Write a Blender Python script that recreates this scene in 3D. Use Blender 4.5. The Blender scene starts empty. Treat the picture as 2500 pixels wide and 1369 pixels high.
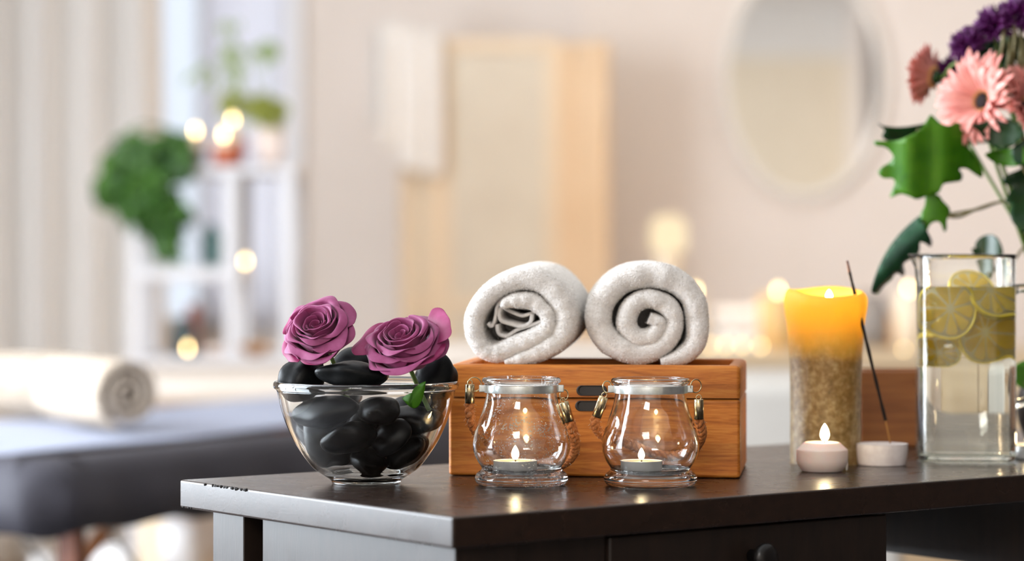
import bpy, bmesh, math, random
import numpy as np
from mathutils import Vector, Matrix, noise, Quaternion

scene = bpy.context.scene
COL = scene.collection
PI = math.pi
F, HZ, ZC, TZ = 6600.0, 600.0, 1.02, 0.80      # focal length in px, horizon row, lens height, table height


def P(px, py, d):
    """point seen at pixel (px, py) of the photograph at distance d"""
    return Vector(((px - 1250) / F * d, d, ZC - (py - HZ) / F * d))


def lin(r, g, b):
    f = lambda c: (c / 255 / 12.92) if c <= 10 else ((c / 255 + .055) / 1.055) ** 2.4
    return (f(r), f(g), f(b), 1)


# ------------------------------------------------------------------ objects
def wloc(o):
    v = Vector((0, 0, 0))
    while o is not None:
        v += o.location
        o = o.parent
    return v


def tag(o, label=None, cat=None, group=None, kind=None):
    if label: o['label'] = label
    if cat: o['category'] = cat
    if group: o['group'] = group
    if kind: o['kind'] = kind
    return o


def thing(name, label, cat, loc, group=None):
    o = bpy.data.objects.new(name, None)
    o.empty_display_size = .02
    COL.objects.link(o)
    o.location = loc
    return tag(o, label, cat, group)


class MB:
    """collects shapes in world coordinates; build() links them as one mesh object"""
    def __init__(s):
        s.v, s.f, s.m = [], [], []
        s.wn = False

    def add(s, verts, faces, mi=0):
        n = len(s.v)
        s.v += [tuple(x) for x in verts]
        s.f += [tuple(i + n for i in f) for f in faces]
        s.m += [mi] * len(faces)
        return s

    def bm(s, b, mi=0):
        b.verts.index_update()
        return s.add([v.co.copy() for v in b.verts], [[v.index for v in f.verts] for f in b.faces], mi)

    def lathe(s, prof, c, seg=64, mat=None, mi=0, rfun=None):
        c = Vector(c)
        vs, fs, rings = [], [], []
        for r, z in prof:
            if r < 1e-7:
                rings.append([len(vs)]); vs.append(Vector((0, 0, z)))
            else:
                ids = []
                for i in range(seg):
                    a = 2 * PI * i / seg
                    k = rfun(a, z) if rfun else 1
                    ids.append(len(vs)); vs.append(Vector((r * k * math.cos(a), r * k * math.sin(a), z)))
                rings.append(ids)
        for a, b in zip(rings, rings[1:]):
            for i in range(seg):
                j = (i + 1) % seg
                if len(a) == 1 and len(b) == 1: continue
                if len(a) == 1: fs.append((a[0], b[j], b[i]))
                elif len(b) == 1: fs.append((a[i], a[j], b[0]))
                else: fs.append((a[i], a[j], b[j], b[i]))
        if mat is not None: vs = [mat @ v for v in vs]
        return s.add([v + c for v in vs], fs, mi)

    def tube(s, pts, rad, seg=10, mi=0, cap=True, closed=False):
        pts = [Vector(p) for p in pts]
        n = len(pts)
        rads = rad if isinstance(rad, (list, tuple)) else [rad] * n
        vs, fs = [], []
        prev = None
        for i, p in enumerate(pts):
            if closed: t = pts[(i + 1) % n] - pts[i - 1]
            else: t = pts[min(i + 1, n - 1)] - pts[max(i - 1, 0)]
            t.normalize()
            if prev is None:
                a = Vector((0, 0, 1)) if abs(t.z) < .9 else Vector((1, 0, 0))
                nrm = t.cross(a).normalized()
            else:
                nrm = (prev - t * prev.dot(t)).normalized()
            prev = nrm
            bn = t.cross(nrm)
            for k in range(seg):
                a = 2 * PI * k / seg
                vs.append(p + (nrm * math.cos(a) + bn * math.sin(a)) * rads[i])
        for i in range(n if closed else n - 1):
            for k in range(seg):
                a, b = i * seg, ((i + 1) % n) * seg
                l = (k + 1) % seg
                fs.append((a + k, a + l, b + l, b + k))
        if cap and not closed:
            fs.append(tuple(range(seg))[::-1]); fs.append(tuple((n - 1) * seg + k for k in range(seg)))
        return s.add(vs, fs, mi)

    def box(s, c, size, rot=None, bevel=0, seg=3, mi=0):
        b = bmesh.new()
        bmesh.ops.create_cube(b, size=1)
        for v in b.verts: v.co = Vector((v.co.x * size[0], v.co.y * size[1], v.co.z * size[2]))
        if bevel > 0:
            s.wn = True
            bmesh.ops.bevel(b, geom=b.edges[:] + b.verts[:], offset=bevel, segments=seg, affect='EDGES', profile=.5)
        M = rot if rot is not None else Matrix.Identity(3)
        for v in b.verts: v.co = M @ v.co + Vector(c)
        s.bm(b, mi); b.free()
        return s

    def ball(s, c, r, sub=2, rot=None, mi=0, lump=0, seed=0):
        b = bmesh.new()
        bmesh.ops.create_icosphere(b, subdivisions=sub, radius=1)
        r = r if isinstance(r, (tuple, list)) else (r, r, r)
        M = rot if rot is not None else Matrix.Identity(3)
        for v in b.verts:
            q = v.co.copy()
            if lump:
                p = q.normalized()
                q = p * (1 + noise.noise(p * 1.1 + Vector((seed * 7.3, seed * 3.1, 0))) * lump)
            v.co = M @ Vector((q.x * r[0], q.y * r[1], q.z * r[2])) + Vector(c)
        s.bm(b, mi); b.free()
        return s

    def grid(s, rows, mi=0, close_u=False, close_v=False):
        nu, nv = len(rows), len(rows[0])
        vs = [p for r in rows for p in r]
        fs = []
        for i in range(nu if close_u else nu - 1):
            for j in range(nv if close_v else nv - 1):
                a, b = i, (i + 1) % nu
                c, d = j, (j + 1) % nv
                fs.append((a * nv + c, a * nv + d, b * nv + d, b * nv + c))
        return s.add(vs, fs, mi)

    def build(s, name, mats, parent=None, smooth=True, angle=None, subsurf=0, solid=0, bevel=0):
        me = bpy.data.meshes.new(name)
        o = bpy.data.objects.new(name, me)
        COL.objects.link(o)
        off = Vector((0, 0, 0))
        if parent is not None:
            o.parent = parent
            off = wloc(parent)
        else:
            # put the origin at the base of the mesh
            A = np.array(s.v)
            mn, mx = A.min(0), A.max(0)
            off = Vector(((mn[0] + mx[0]) / 2, (mn[1] + mx[1]) / 2, mn[2]))
            o.location = off
        me.from_pydata([(v[0] - off[0], v[1] - off[1], v[2] - off[2]) for v in s.v], [], s.f)
        mats = mats if isinstance(mats, (list, tuple)) else [mats]
        for m in mats: me.materials.append(m)
        if len(mats) > 1: me.polygons.foreach_set('material_index', s.m)
        if smooth:
            me.polygons.foreach_set('use_smooth', [True] * len(me.polygons))
            if angle: me.set_sharp_from_angle(angle=math.radians(angle))
        me.update()
        if solid:
            md = o.modifiers.new('thickness', 'SOLIDIFY'); md.thickness = solid; md.offset = 0
        if s.wn and smooth:
            md = o.modifiers.new('normals', 'WEIGHTED_NORMAL'); md.keep_sharp = False
        if subsurf:
            md = o.modifiers.new('subdivision', 'SUBSURF'); md.levels = subsurf; md.render_levels = subsurf
        return o


def recalc(o):
    b = bmesh.new(); b.from_mesh(o.data)
    bmesh.ops.recalc_face_normals(b, faces=b.faces)
    b.to_mesh(o.data); b.free()
    return o


def spline(pts, n=8, closed=False):
    """Catmull-Rom through points of any dimension"""
    A = [np.array(p, float) for p in pts]
    N = len(A)
    out = []
    for i in range(N if closed else N - 1):
        if closed: p0, p1, p2, p3 = A[i - 1], A[i], A[(i + 1) % N], A[(i + 2) % N]
        else: p0, p1, p2, p3 = A[max(i - 1, 0)], A[i], A[i + 1], A[min(i + 2, N - 1)]
        for k in range(n):
            t = k / n
            out.append(.5 * ((2 * p1) + (-p0 + p2) * t + (2 * p0 - 5 * p1 + 4 * p2 - p3) * t * t + (-p0 + 3 * p1 - 3 * p2 + p3) * t ** 3))
    if not closed: out.append(A[-1])
    return out


def frame_from(normal, up=(0, 0, 1), spin=0):
    z = Vector(normal).normalized()
    x = Vector(up).cross(z)
    if x.length < 1e-4: x = Vector((1, 0, 0))
    x.normalize()
    y = z.cross(x)
    M = Matrix((x, y, z)).transposed()
    return M @ Matrix.Rotation(spin, 3, 'Z')


def rotz(deg):
    return Matrix.Rotation(math.radians(deg), 3, 'Z')


def copy_tree(o, delta, parent=None):
    c = o.copy(); COL.objects.link(c)
    c.parent = parent
    if parent is None: c.location = o.location + Vector(delta)
    for ch in list(o.children): copy_tree(ch, delta, c)
    return c


# ------------------------------------------------------------------ materials
class Mat:
    def __init__(s, name):
        s.m = bpy.data.materials.new(name)
        s.m.use_nodes = True
        s.nt = s.m.node_tree
        s.nt.nodes.clear()
        s.out = s.nt.nodes.new('ShaderNodeOutputMaterial')

    def n(s, t, **k):
        nd = s.nt.nodes.new('ShaderNode' + t)
        for a, v in k.items():
            if a[0] == '_': setattr(nd, a[1:], v)
            else: s.set(nd, a.replace('_', ' '), v)
        return nd

    def set(s, nd, key, v):
        if key.startswith('i') and key[1:].isdigit(): sock = nd.inputs[int(key[1:])]
        else: sock = nd.inputs[key]
        if isinstance(v, bpy.types.NodeSocket): s.nt.links.new(v, sock)
        else: sock.default_value = v

    def coord(s, scale=(1, 1, 1), rot=(0, 0, 0), kind='Object'):
        tc = s.n('TexCoord')
        mp = s.n('Mapping', Vector=tc.outputs[kind], Scale=scale, Rotation=rot)
        return mp.outputs[0]

    def noise(s, vec, scale, detail=4, rough=.5, dist=0):
        return s.n('TexNoise', Vector=vec, Scale=scale, Detail=detail, Roughness=rough, Distortion=dist).outputs[0]

    def ramp(s, fac, stops):
        r = s.n('ValToRGB', Fac=fac)
        e = r.color_ramp.elements
        while len(e) < len(stops): e.new(.5)
        for el, (p, c) in zip(e, stops):
            el.position = p; el.color = c if len(c) == 4 else (*c, 1)
        return r.outputs[0]

    def math(s, op, a, b=0.0, clamp=False):
        nd = s.n('Math', _operation=op, i0=a, i1=b); nd.use_clamp = clamp
        return nd.outputs[0]

    def bump(s, h, strength=.3, dist=.001):
        return s.n('Bump', Height=h, Strength=strength, Distance=dist).outputs[0]

    def pbr(s, color, rough=.5, **k):
        p = s.n('BsdfPrincipled')
        s.set(p, 'Base Color', color); s.set(p, 'Roughness', rough)
        for a, v in k.items(): s.set(p, a.replace('_', ' '), v)
        return p.outputs[0]

    def done(s, sh):
        s.nt.links.new(sh, s.out.inputs[0])
        return s.m


def plain(name, color, rough=.5, **k):
    m = Mat(name)
    return m.done(m.pbr(color, rough, **k))


def noisy(name, c1, c2, scale, rough=.6, bump=0, bscale=None, stretch=(1, 1, 1), rot=(0, 0, 0), lo=.35, hi=.65, bdist=.001, **k):
    m = Mat(name)
    v = m.coord(stretch, rot)
    f = m.noise(v, scale)
    c = m.ramp(f, [(lo, c1), (hi, c2)])
    kw = dict(k)
    if bump: kw['Normal'] = m.bump(m.noise(v, bscale or scale * 4), bump, bdist)
    return m.done(m.pbr(c, rough, **kw))


def leaf_mat(name, c1, c2, scale, rough=.4, trans=.3, k=None):
    m = Mat(name)
    f = m.noise(m.coord(), scale)
    c = m.ramp(f, [(.3, c1), (.7, c2)])
    p = m.pbr(c, rough)
    t = m.n('BsdfTranslucent', Color=c).outputs[0]
    mx = m.n('MixShader', i0=trans, i1=p, i2=t).outputs[0]
    return m.done(mx)


M = {}
M['wall'] = noisy('wall paint', lin(240, 230, 223), lin(236, 226, 218), 3, .9)
M['wall_warm'] = noisy('warm rear wall', lin(244, 240, 234), lin(240, 235, 228), 3, .9)
M['dark_panel'] = noisy('dark added panel', lin(58, 42, 32), lin(46, 33, 26), 3, .6, stretch=(8, 8, 1))
M['tan_panel'] = noisy('tan panelling', lin(248, 234, 210), lin(242, 227, 202), 3, .7, stretch=(8, 8, 1))
M['ceiling'] = plain('ceiling paint', lin(245, 243, 240), .9)
M['white_paint'] = plain('white painted wood', lin(238, 238, 240), .45)
M['rack_paint'] = plain('off white rack paint', lin(208, 206, 208), .5)
M['floor_dark'] = noisy('darkened near floor', lin(92, 90, 92), lin(80, 78, 80), 4, .6)
M['floor'] = noisy('pale floor boards', lin(214, 190, 160), lin(200, 172, 140), 4, .4, stretch=(1, 8, 1))
M['curtain'] = noisy('beige curtain cloth', lin(250, 248, 246), lin(244, 240, 236), 8, .95, stretch=(6, 6, .3))
_m = Mat('sheer blind'); _d = _m.n('BsdfDiffuse', Color=lin(238, 238, 242)).outputs[0]; _t = _m.n('BsdfTranslucent', Color=lin(235, 236, 242)).outputs[0]
M['sheer'] = _m.done(_m.n('MixShader', i0=.5, i1=_d, i2=_t).outputs[0])
M['screen_panel'] = noisy('cream screen cloth', lin(224, 214, 197), lin(218, 207, 190), 5, .9)
M['screen_warm'] = noisy('honey screen panel', lin(236, 208, 174), lin(230, 200, 164), 5, .8)
M['screen_wood'] = noisy('pale screen wood', lin(236, 218, 192), lin(230, 208, 180), 20, .6, stretch=(1, 1, .1))
M['mirror'] = plain('mirror silver', (.92, .92, .92, 1), .02, Metallic=1)
M['mirror_frame'] = plain('pale grey frame', lin(246, 241, 234), .5)
M['cloth_natural'] = noisy('natural towelling', lin(186, 172, 156), lin(166, 150, 133), 60, .95, bump=.5, bscale=300)
M['cloth_white'] = noisy('white towelling', lin(240, 236, 232), lin(232, 227, 222), 60, .95, bump=.4, bscale=400)
M['cloth_cream'] = noisy('cream cover cloth', lin(232, 222, 208), lin(226, 215, 198), 4, .9)
M['cloth_bed'] = noisy('pale cream cover', lin(210, 198, 187), lin(204, 192, 180), 4, .9)
M['cloth_seat'] = noisy('off white upholstery', lin(200, 194, 186), lin(192, 186, 178), 4, .9)
M['cloth_brown'] = noisy('tan bed base', lin(176, 146, 116), lin(164, 134, 104), 4, .8)
M['sideboard'] = noisy('beige sideboard wood', lin(212, 192, 160), lin(200, 178, 146), 6, .55, stretch=(.3, 3, 3))
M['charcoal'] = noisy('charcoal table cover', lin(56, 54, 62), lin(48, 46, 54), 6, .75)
M['sheen_top'] = noisy('pale blue sheet', lin(158, 163, 180), lin(150, 155, 173), 6, .85)  # bright sheen of the table cover put into the colour
M['leg_wood'] = noisy('red brown wood', lin(140, 74, 36), lin(112, 54, 24), 20, .45, stretch=(1, 1, .1))
M['brace_wood'] = noisy('orange brown wood', lin(190, 128, 84), lin(170, 110, 68), 20, .5)
M['wire'] = plain('grey cable', lin(140, 138, 130), .5, Metallic=.6)
M['terracotta'] = plain('terracotta', lin(196, 96, 56), .6)
M['white_pot'] = plain('blush white pot', lin(236, 218, 208), .5)
M['teal'] = plain('teal glaze', lin(96, 140, 140), .35)
M['dark_teal'] = plain('dark teal glaze', lin(66, 84, 88), .35)
M['amber_pot'] = plain('amber dish', lin(206, 146, 72), .4)
M['grey_pot'] = plain('grey cup', lin(140, 134, 130), .5)
M['red_wax'] = plain('red brown cup', lin(176, 108, 92), .5)
M['ivy'] = leaf_mat('ivy leaf', lin(26, 66, 24), lin(88, 136, 52), 14, .45, .25)
M['fern'] = leaf_mat('olive frond', lin(126, 132, 40), lin(168, 176, 84), 14, .5, .35)
M['pale_frond'] = leaf_mat('pale frond', lin(150, 172, 110), lin(172, 190, 132), 14, .5, .45)
M['leaf_bright'] = leaf_mat('bright green leaf', lin(58, 120, 10), lin(88, 146, 22), 30, .42, .4)
M['leaf_dark'] = leaf_mat('dark green leaf', lin(20, 50, 26), lin(34, 74, 34), 30, .25, .12)
M['leaf_blue'] = leaf_mat('blue green glossy leaf', lin(22, 58, 40), lin(40, 88, 58), 30, .18, .1)
M['stem'] = leaf_mat('flower stem', lin(88, 118, 48), lin(110, 138, 60), 40, .45, .2)
M['tendril'] = plain('olive tendril', lin(120, 112, 72), .5)
M['pink'] = leaf_mat('salmon pink petal', lin(236, 152, 142), lin(246, 182, 170), 60, .5, .3)
M['dusk_pink'] = leaf_mat('dusky pink petal', lin(206, 132, 122), lin(222, 150, 138), 60, .55, .3)
M['gerbera_eye'] = noisy('dark gerbera eye', lin(16, 8, 9), lin(28, 13, 12), 900, .9)
M['gerbera_ring'] = noisy('amber gerbera ring', lin(206, 150, 86), lin(222, 170, 104), 900, .8)
M['purple'] = leaf_mat('purple petal', lin(74, 10, 76), lin(112, 26, 110), 40, .5, .2)
M['vase'] = plain('black vase glaze', lin(26, 20, 18), .3)

# dark stained table wood
def dark_wood(name, c1, c2, rough, stretch, bump=.15):
    m = Mat(name)
    v = m.coord(stretch, (0, 0, math.radians(-37)))
    f = m.noise(v, 14, 6, .6, .15)
    c = m.ramp(f, [(.3, c1), (.7, c2)])
    r = m.math('ADD', m.math('MULTIPLY', m.noise(m.coord(), 30, 3), .14), rough - .07)
    b = m.bump(m.noise(v, 60, 5), bump, .0006)
    return m.done(m.pbr(c, r, Normal=b))
M['table_top'] = dark_wood('dark lacquered wood', lin(33, 22, 16), lin(45, 30, 22), .28, (1, 9, 9), .05)
M['table_body'] = dark_wood('dark stained wood', lin(27, 20, 16), lin(40, 29, 23), .36, (1, 9, 1))
M['knob'] = plain('black knob', lin(22, 20, 20), .3)
M['chip'] = plain('bare black chip', lin(20, 16, 14), .8)

# bamboo
def bamboo(name, c1, c2, c3, deg):
    m = Mat(name)
    v = m.coord((1, 1, 1), (0, 0, math.radians(deg)))
    sep = m.n('SeparateXYZ', Vector=v)
    st = m.n('CombineXYZ', X=m.math('MULTIPLY', sep.outputs[0], 2.2), Y=m.math('MULTIPLY', sep.outputs[1], 30), Z=m.math('MULTIPLY', sep.outputs[2], 30)).outputs[0]
    grain = m.noise(st, 6, 6, .65, .8)
    fine = m.noise(m.n('VectorMath', _operation='MULTIPLY', i0=st, i1=(3, 4, 4)).outputs[0], 9, 3)
    f = m.math('ADD', m.math('MULTIPLY', grain, .75), m.math('MULTIPLY', fine, .25))
    c = m.ramp(f, [(.28, c1), (.5, c2), (.72, c3)])
    # glued strips, each with its own tone
    strip = m.math('FLOOR', m.math('DIVIDE', m.math('ADD', sep.outputs[2], .004), .0187))
    w = m.n('TexWhiteNoise', _noise_dimensions='1D', W=strip).outputs[0]
    hv = m.n('HueSaturation', Value=m.math('ADD', m.math('MULTIPLY', w, .28), .86), Color=c).outputs[0]
    return m.done(m.pbr(hv, .5, Normal=m.bump(f, .12, .0005), Specular_IOR_Level=.3))
M['bamboo'] = bamboo('bamboo', lin(118, 58, 14), lin(184, 106, 36), lin(212, 142, 64), 7)
M['bamboo_far'] = noisy('oiled brown wood', lin(150, 92, 44), lin(124, 70, 32), 20, .45, stretch=(.5, 4, 6))
M['slot'] = plain('black finger slot', lin(30, 22, 18), .45)

# towels
def terry(name, c1, c2):
    m = Mat(name)
    v = m.coord()
    a = m.n('TexVoronoi', Vector=v, Scale=620).outputs[0]
    b = m.noise(v, 240, 4, .7)
    h = m.math('ADD', m.math('MULTIPLY', a, -.6), b)
    c = m.ramp(b, [(.3, c1), (.65, c2)])
    return m.done(m.pbr(c, 1, Normal=m.bump(h, .5, .0012), Sheen_Weight=.25, Sheen_Roughness=.6, Specular_IOR_Level=.1))
M['terry'] = terry('terry cloth', lin(222, 217, 212), lin(240, 236, 232))
M['pile'] = plain('terry loops', lin(238, 234, 229), 1, Specular_IOR_Level=.05)

# glass
def glass(name, color=(1, 1, 1, 1), ior=1.5, rough=0):
    m = Mat(name)
    return m.done(m.n('BsdfGlass', Color=color, Roughness=rough, IOR=ior).outputs[0])
M['glass'] = glass('clear glass', (.985, .992, .992, 1))
M['glass_green'] = glass('faintly green glass', (.988, .994, .988, 1))
_m = Mat('dusty glass')
_v = _m.coord()
_sp = _m.n('TexVoronoi', Vector=_v, Scale=420).outputs[0]
_k = _m.math('MULTIPLY', _m.math('LESS_THAN', _sp, _m.math('MULTIPLY', _m.math('SUBTRACT', _m.noise(_v, 70, 4), .42), 1.5)), .55)
_k = _m.math('ADD', _k, _m.math('MULTIPLY', _m.math('SUBTRACT', _m.noise(_v, 26, 5), .5), .35, True), True)
M['dusty_glass'] = _m.done(_m.n('MixShader', i0=_k, i1=_m.n('BsdfGlass', Color=(.985, .992, .992, 1), Roughness=0, IOR=1.5).outputs[0], i2=_m.n('BsdfTranslucent', Color=(.8, .8, .8, 1)).outputs[0]).outputs[0])
M['water'] = glass('water', (.985, .99, .96, 1), 1.333)
# a window pane a few millimetres thick
_m = Mat('window glass'); _lw = _m.n('Fresnel', IOR=1.45).outputs[0]
M['pane'] = _m.done(_m.n('MixShader', i0=_lw, i1=_m.n('BsdfTransparent').outputs[0], i2=_m.n('BsdfGlossy', Roughness=.02).outputs[0]).outputs[0])
M['steel'] = noisy('brushed steel', lin(218, 222, 220), lin(200, 206, 204), 200, .28, Metallic=.75)
M['gilt'] = plain('warm nickel', lin(196, 178, 142), .22, Metallic=1)
M['foil'] = plain('aluminium cup', lin(236, 234, 234), .35, Metallic=.1)
M['rope'] = noisy('jute rope', lin(206, 132, 76), lin(168, 96, 46), 300, .95, bump=.8, bscale=1200, bdist=.0008)
M['jute_pale'] = plain('frayed jute', lin(206, 186, 160), .95)
M['wax'] = plain('white wax', lin(244, 226, 214), .4, Subsurface_Weight=.35, Subsurface_Radius=(.012, .006, .003), Subsurface_Scale=1.0)
M['wax_melt'] = plain('melted wax', lin(250, 226, 190), .15)
M['wick'] = plain('burnt wick', lin(30, 22, 18), .9)
M['white_stone'] = noisy('white plaster', lin(240, 232, 230), lin(228, 218, 216), 120, .8, bump=.3, bscale=500)
M['incense'] = noisy('black incense', lin(26, 20, 18), lin(42, 32, 28), 600, .95, bump=.6, bscale=1500)
M['bamboo_stick'] = plain('bamboo splint', lin(170, 116, 48), .6)
M['lemon_peel'] = noisy('lemon peel', lin(244, 212, 40), lin(250, 222, 70), 300, .4, bump=.4, bscale=900)
_m = Mat('lemon pith'); _d = _m.pbr(lin(250, 240, 190), .5); _t = _m.n('BsdfTranslucent', Color=lin(250, 240, 180)).outputs[0]
M['pith'] = _m.done(_m.n('MixShader', i0=.45, i1=_d, i2=_t).outputs[0])
_m = Mat('lemon pulp'); _d = _m.pbr(lin(255, 224, 92), .3); _t = _m.n('BsdfTranslucent', Color=lin(255, 226, 80)).outputs[0]
M['pulp'] = _m.done(_m.n('MixShader', i0=.5, i1=_d, i2=_t).outputs[0])

# stones
def stone():
    m = Mat('black basalt')
    v = m.coord()
    c = m.ramp(m.noise(v, 60, 5), [(.3, lin(9, 10, 11)), (.7, lin(19, 21, 22))])
    r = m.math('ADD', m.math('MULTIPLY', m.noise(v, 180, 4), .16), .32)
    return m.done(m.pbr(c, r, Normal=m.bump(m.noise(v, 700, 4), .18, .0004), Specular_IOR_Level=.18))
M['stone'] = stone()

# rose
def rose_mat():
    m = Mat('mauve rose petal')
    v = m.coord()
    c = m.ramp(m.noise(v, 70, 5, .6), [(.25, lin(140, 44, 98)), (.75, lin(178, 84, 138))])
    p = m.pbr(c, .55, Sheen_Weight=.2, Sheen_Roughness=.5, Normal=m.bump(m.noise(v, 260, 4), .25, .0006))
    t = m.n('BsdfTranslucent', Color=lin(180, 40, 115)).outputs[0]
    return m.done(m.n('MixShader', i0=.22, i1=p, i2=t).outputs[0])
M['rose'] = rose_mat()
M['rose_edge'] = leaf_mat('deep pink petal', lin(150, 32, 92), lin(180, 70, 126), 60, .5, .3)

# pillar candle: mottled wax below, amber wax above with the flame's glow put into its colour
def pillar_mat():
    m = Mat('mottled pillar wax')
    tc = m.coord()
    z = m.n('SeparateXYZ', Vector=tc).outputs[2]
    n1 = m.noise(tc, 150, 7, .72)
    mott = m.ramp(n1, [(.32, lin(82, 62, 32)), (.5, lin(130, 104, 62)), (.68, lin(172, 154, 116))])
    amber = lin(255, 208, 92)
    zz = m.math('ADD', z, m.math('MULTIPLY', m.math('SUBTRACT', m.noise(tc, 60, 4), .5), .012))
    k = m.n('MapRange', Value=zz, From_Min=.104, From_Max=.136, To_Min=0.0, To_Max=1.0).outputs[0]
    col = m.n('Mix', _data_type='RGBA'); m.nt.links.new(k, col.inputs[0]); m.nt.links.new(mott, col.inputs[6]); col.inputs[7].default_value = amber
    c = col.outputs[2]
    p = m.pbr(c, .42, Normal=m.bump(n1, .5, .0015))
    t = m.n('BsdfTranslucent', Color=lin(255, 222, 110)).outputs[0]
    f = m.math('ADD', m.math('MULTIPLY', k, .5), .1)
    return m.done(m.n('MixShader', i0=f, i1=p, i2=t).outputs[0])
M['pillar'] = pillar_mat()


def flame_mat(name, core, edge, s):
    m = Mat(name)
    lw = m.n('LayerWeight', Blend=.45).outputs[1]
    c = m.ramp(lw, [(.3, core), (.9, edge)])
    return m.done(m.n('Emission', Color=c, Strength=s).outputs[0])
M['flame'] = flame_mat('candle flame', (1, .80, .45, 1), (.14, .056, .011, 1), 52)
M['flame_far'] = flame_mat('far candle flame', (1, .74, .34, 1), (1, .60, .20, 1), 13)
M['flame_small'] = flame_mat('small far flame', (1, .74, .34, 1), (1, .60, .20, 1), 9)
M['glow_wax'] = None

# ================================================================== the room
def plane_box(name, lo, hi, mat):
    lo, hi = Vector(lo), Vector(hi)
    o = MB().box((lo + hi) / 2, hi - lo).build(name, mat, smooth=False)
    return tag(o, kind='structure')

XL, XR, YB, YR, ZT = -2.6, 2.6, 9.0, -3.0, 2.9
plane_box('floor', (XL, 4.6, -.05), (XR, YB, 0), M['floor'])
plane_box('floor', (XL, YR, -.05), (XR, 4.6, 0), M['floor_dark'])  # unseen near floor, darkened to cut its bright reflection in the bowl
plane_box('ceiling', (XL, YR, ZT), (XR, YB, ZT + .05), M['ceiling'])
plane_box('wall_right', (XR, YR, 0), (XR + .1, YB, ZT), M['wall'])
plane_box('wall_rear', (XL, YR - .1, 0), (XR, YR, ZT), M['wall_warm'])
plane_box('trim_1', (.6, YR, 0), (XR, YR + .03, 2.48), M['tan_panel'])
plane_box('bounce_blocker', (XR - .04, -1.6, 0), (XR, 5.4, 2.7), M['dark_panel'])  # unseen dark panel added to stop bounce and reflections off the right wall
# back wall with its window opening, px 404..742
wx0, wx1 = P(330, 0, YB).x, P(742, 0, YB).x
wz0, wz1 = .72, 2.55
mb = MB()
def slab(a, b): mb.box(((a[0] + b[0]) / 2, YB + .09, (a[1] + b[1]) / 2), (b[0] - a[0], .18, b[1] - a[1]))
slab((XL, 0), (wx0, ZT)); slab((wx1, 0), (XR, ZT)); slab((wx0, 0), (wx1, wz0)); slab((wx0, wz1), (wx1, ZT))
tag(mb.build('wall_back', M['wall'], smooth=False), kind='structure')
mb = MB()
fw = .065
for a, b in (((wx0, wz0), (wx0 + fw, wz1)), ((wx1 - fw, wz0), (wx1, wz1)), ((wx0, wz0), (wx1, wz0 + fw)), ((wx0, wz1 - fw), (wx1, wz1)), ((P(494, 0, YB).x - .012, wz0), (P(494, 0, YB).x + .012, wz1))):
    mb.box(((a[0] + b[0]) / 2, YB + .0, (a[1] + b[1]) / 2), (b[0] - a[0], .09, b[1] - a[1]), bevel=.006, seg=2)
w1 = tag(mb.build('window_1', M['white_paint']), kind='structure')
mb = MB().box(((wx0 + wx1) / 2, YB + .03, (wz0 + wz1) / 2), (wx1 - wx0 - .06, .006, wz1 - wz0 - .06))
mb.build('pane', M['pane'], w1, smooth=False)
# sheer blind over the right-hand light
x0, x1 = P(503, 0, YB).x, P(700, 0, YB).x
rows = [[Vector((x0 + (x1 - x0) * i / 40, YB - .07 + .004 * math.sin(i * 1.1), wz0 + .02 + (wz1 - wz0 - .06) * j / 6)) for j in range(7)] for i in range(41)]
bl = MB().grid(rows).build('roller_blind', M['sheer'], solid=.002)
tag(bl, 'sheer white roller blind drawn down over the right half of the window', 'blind')

# left wall with a long bright window, outside the frame
lz0, lz1, ly0, ly1 = .55, 2.45, 1.75, 5.0
mb = MB()
def slabx(a, b): mb.box((XL - .08, (a[0] + b[0]) / 2, (a[1] + b[1]) / 2), (.16, b[0] - a[0], b[1] - a[1]))
slabx((YR, 0), (ly0, ZT)); slabx((ly1, 0), (YB, ZT)); slabx((ly0, 0), (ly1, lz0)); slabx((ly0, lz1), (ly1, ZT))
tag(mb.build('wall_left', M['wall'], smooth=False), kind='structure')
mb = MB()
for y in np.linspace(ly0, ly1, 4): mb.box((XL - .03, y, (lz0 + lz1) / 2), (.06, .06, lz1 - lz0))
for z in (lz0, lz1): mb.box((XL - .03, (ly0 + ly1) / 2, z), (.06, ly1 - ly0, .06))
tag(mb.build('window_2', M['white_paint'], smooth=False), kind='structure')


def area(name, loc, size, rot, power, color):
    l = bpy.data.lights.new(name, 'AREA')
    l.shape = 'RECTANGLE'; l.size, l.size_y = size
    l.energy = power; l.color = color
    o = bpy.data.objects.new(name, l); COL.objects.link(o)
    o.location = loc; o.rotation_euler = rot
    return o
LIGHTS = {}
# daylight through the long window (faces +x)
area('window_daylight', (XL - .18, (ly0 + ly1) / 2, (lz0 + lz1) / 2), (lz1 - lz0, ly1 - ly0), (0, -PI / 2, 0), 275, (.84, .92, 1))
# daylight from the far window (faces -y)
area('far_window_daylight', ((wx0 + wx1) / 2, YB + .25, (wz0 + wz1) / 2), (wx1 - wx0, wz1 - wz0), (-PI / 2, 0, 0), 8, (.92, .96, 1))
# fill lights added under the ceiling, over the back and the rear
area('back_fill_light', (.5, 6.9, ZT - .05), (2.6, 2.0), (0, 0, 0), 8, (1, .97, .94))
area('rear_fill_light', (-1.0, -1.9, ZT - .05), (1.3, 1.3), (0, 0, 0), 84, (1, .96, .92))

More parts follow.
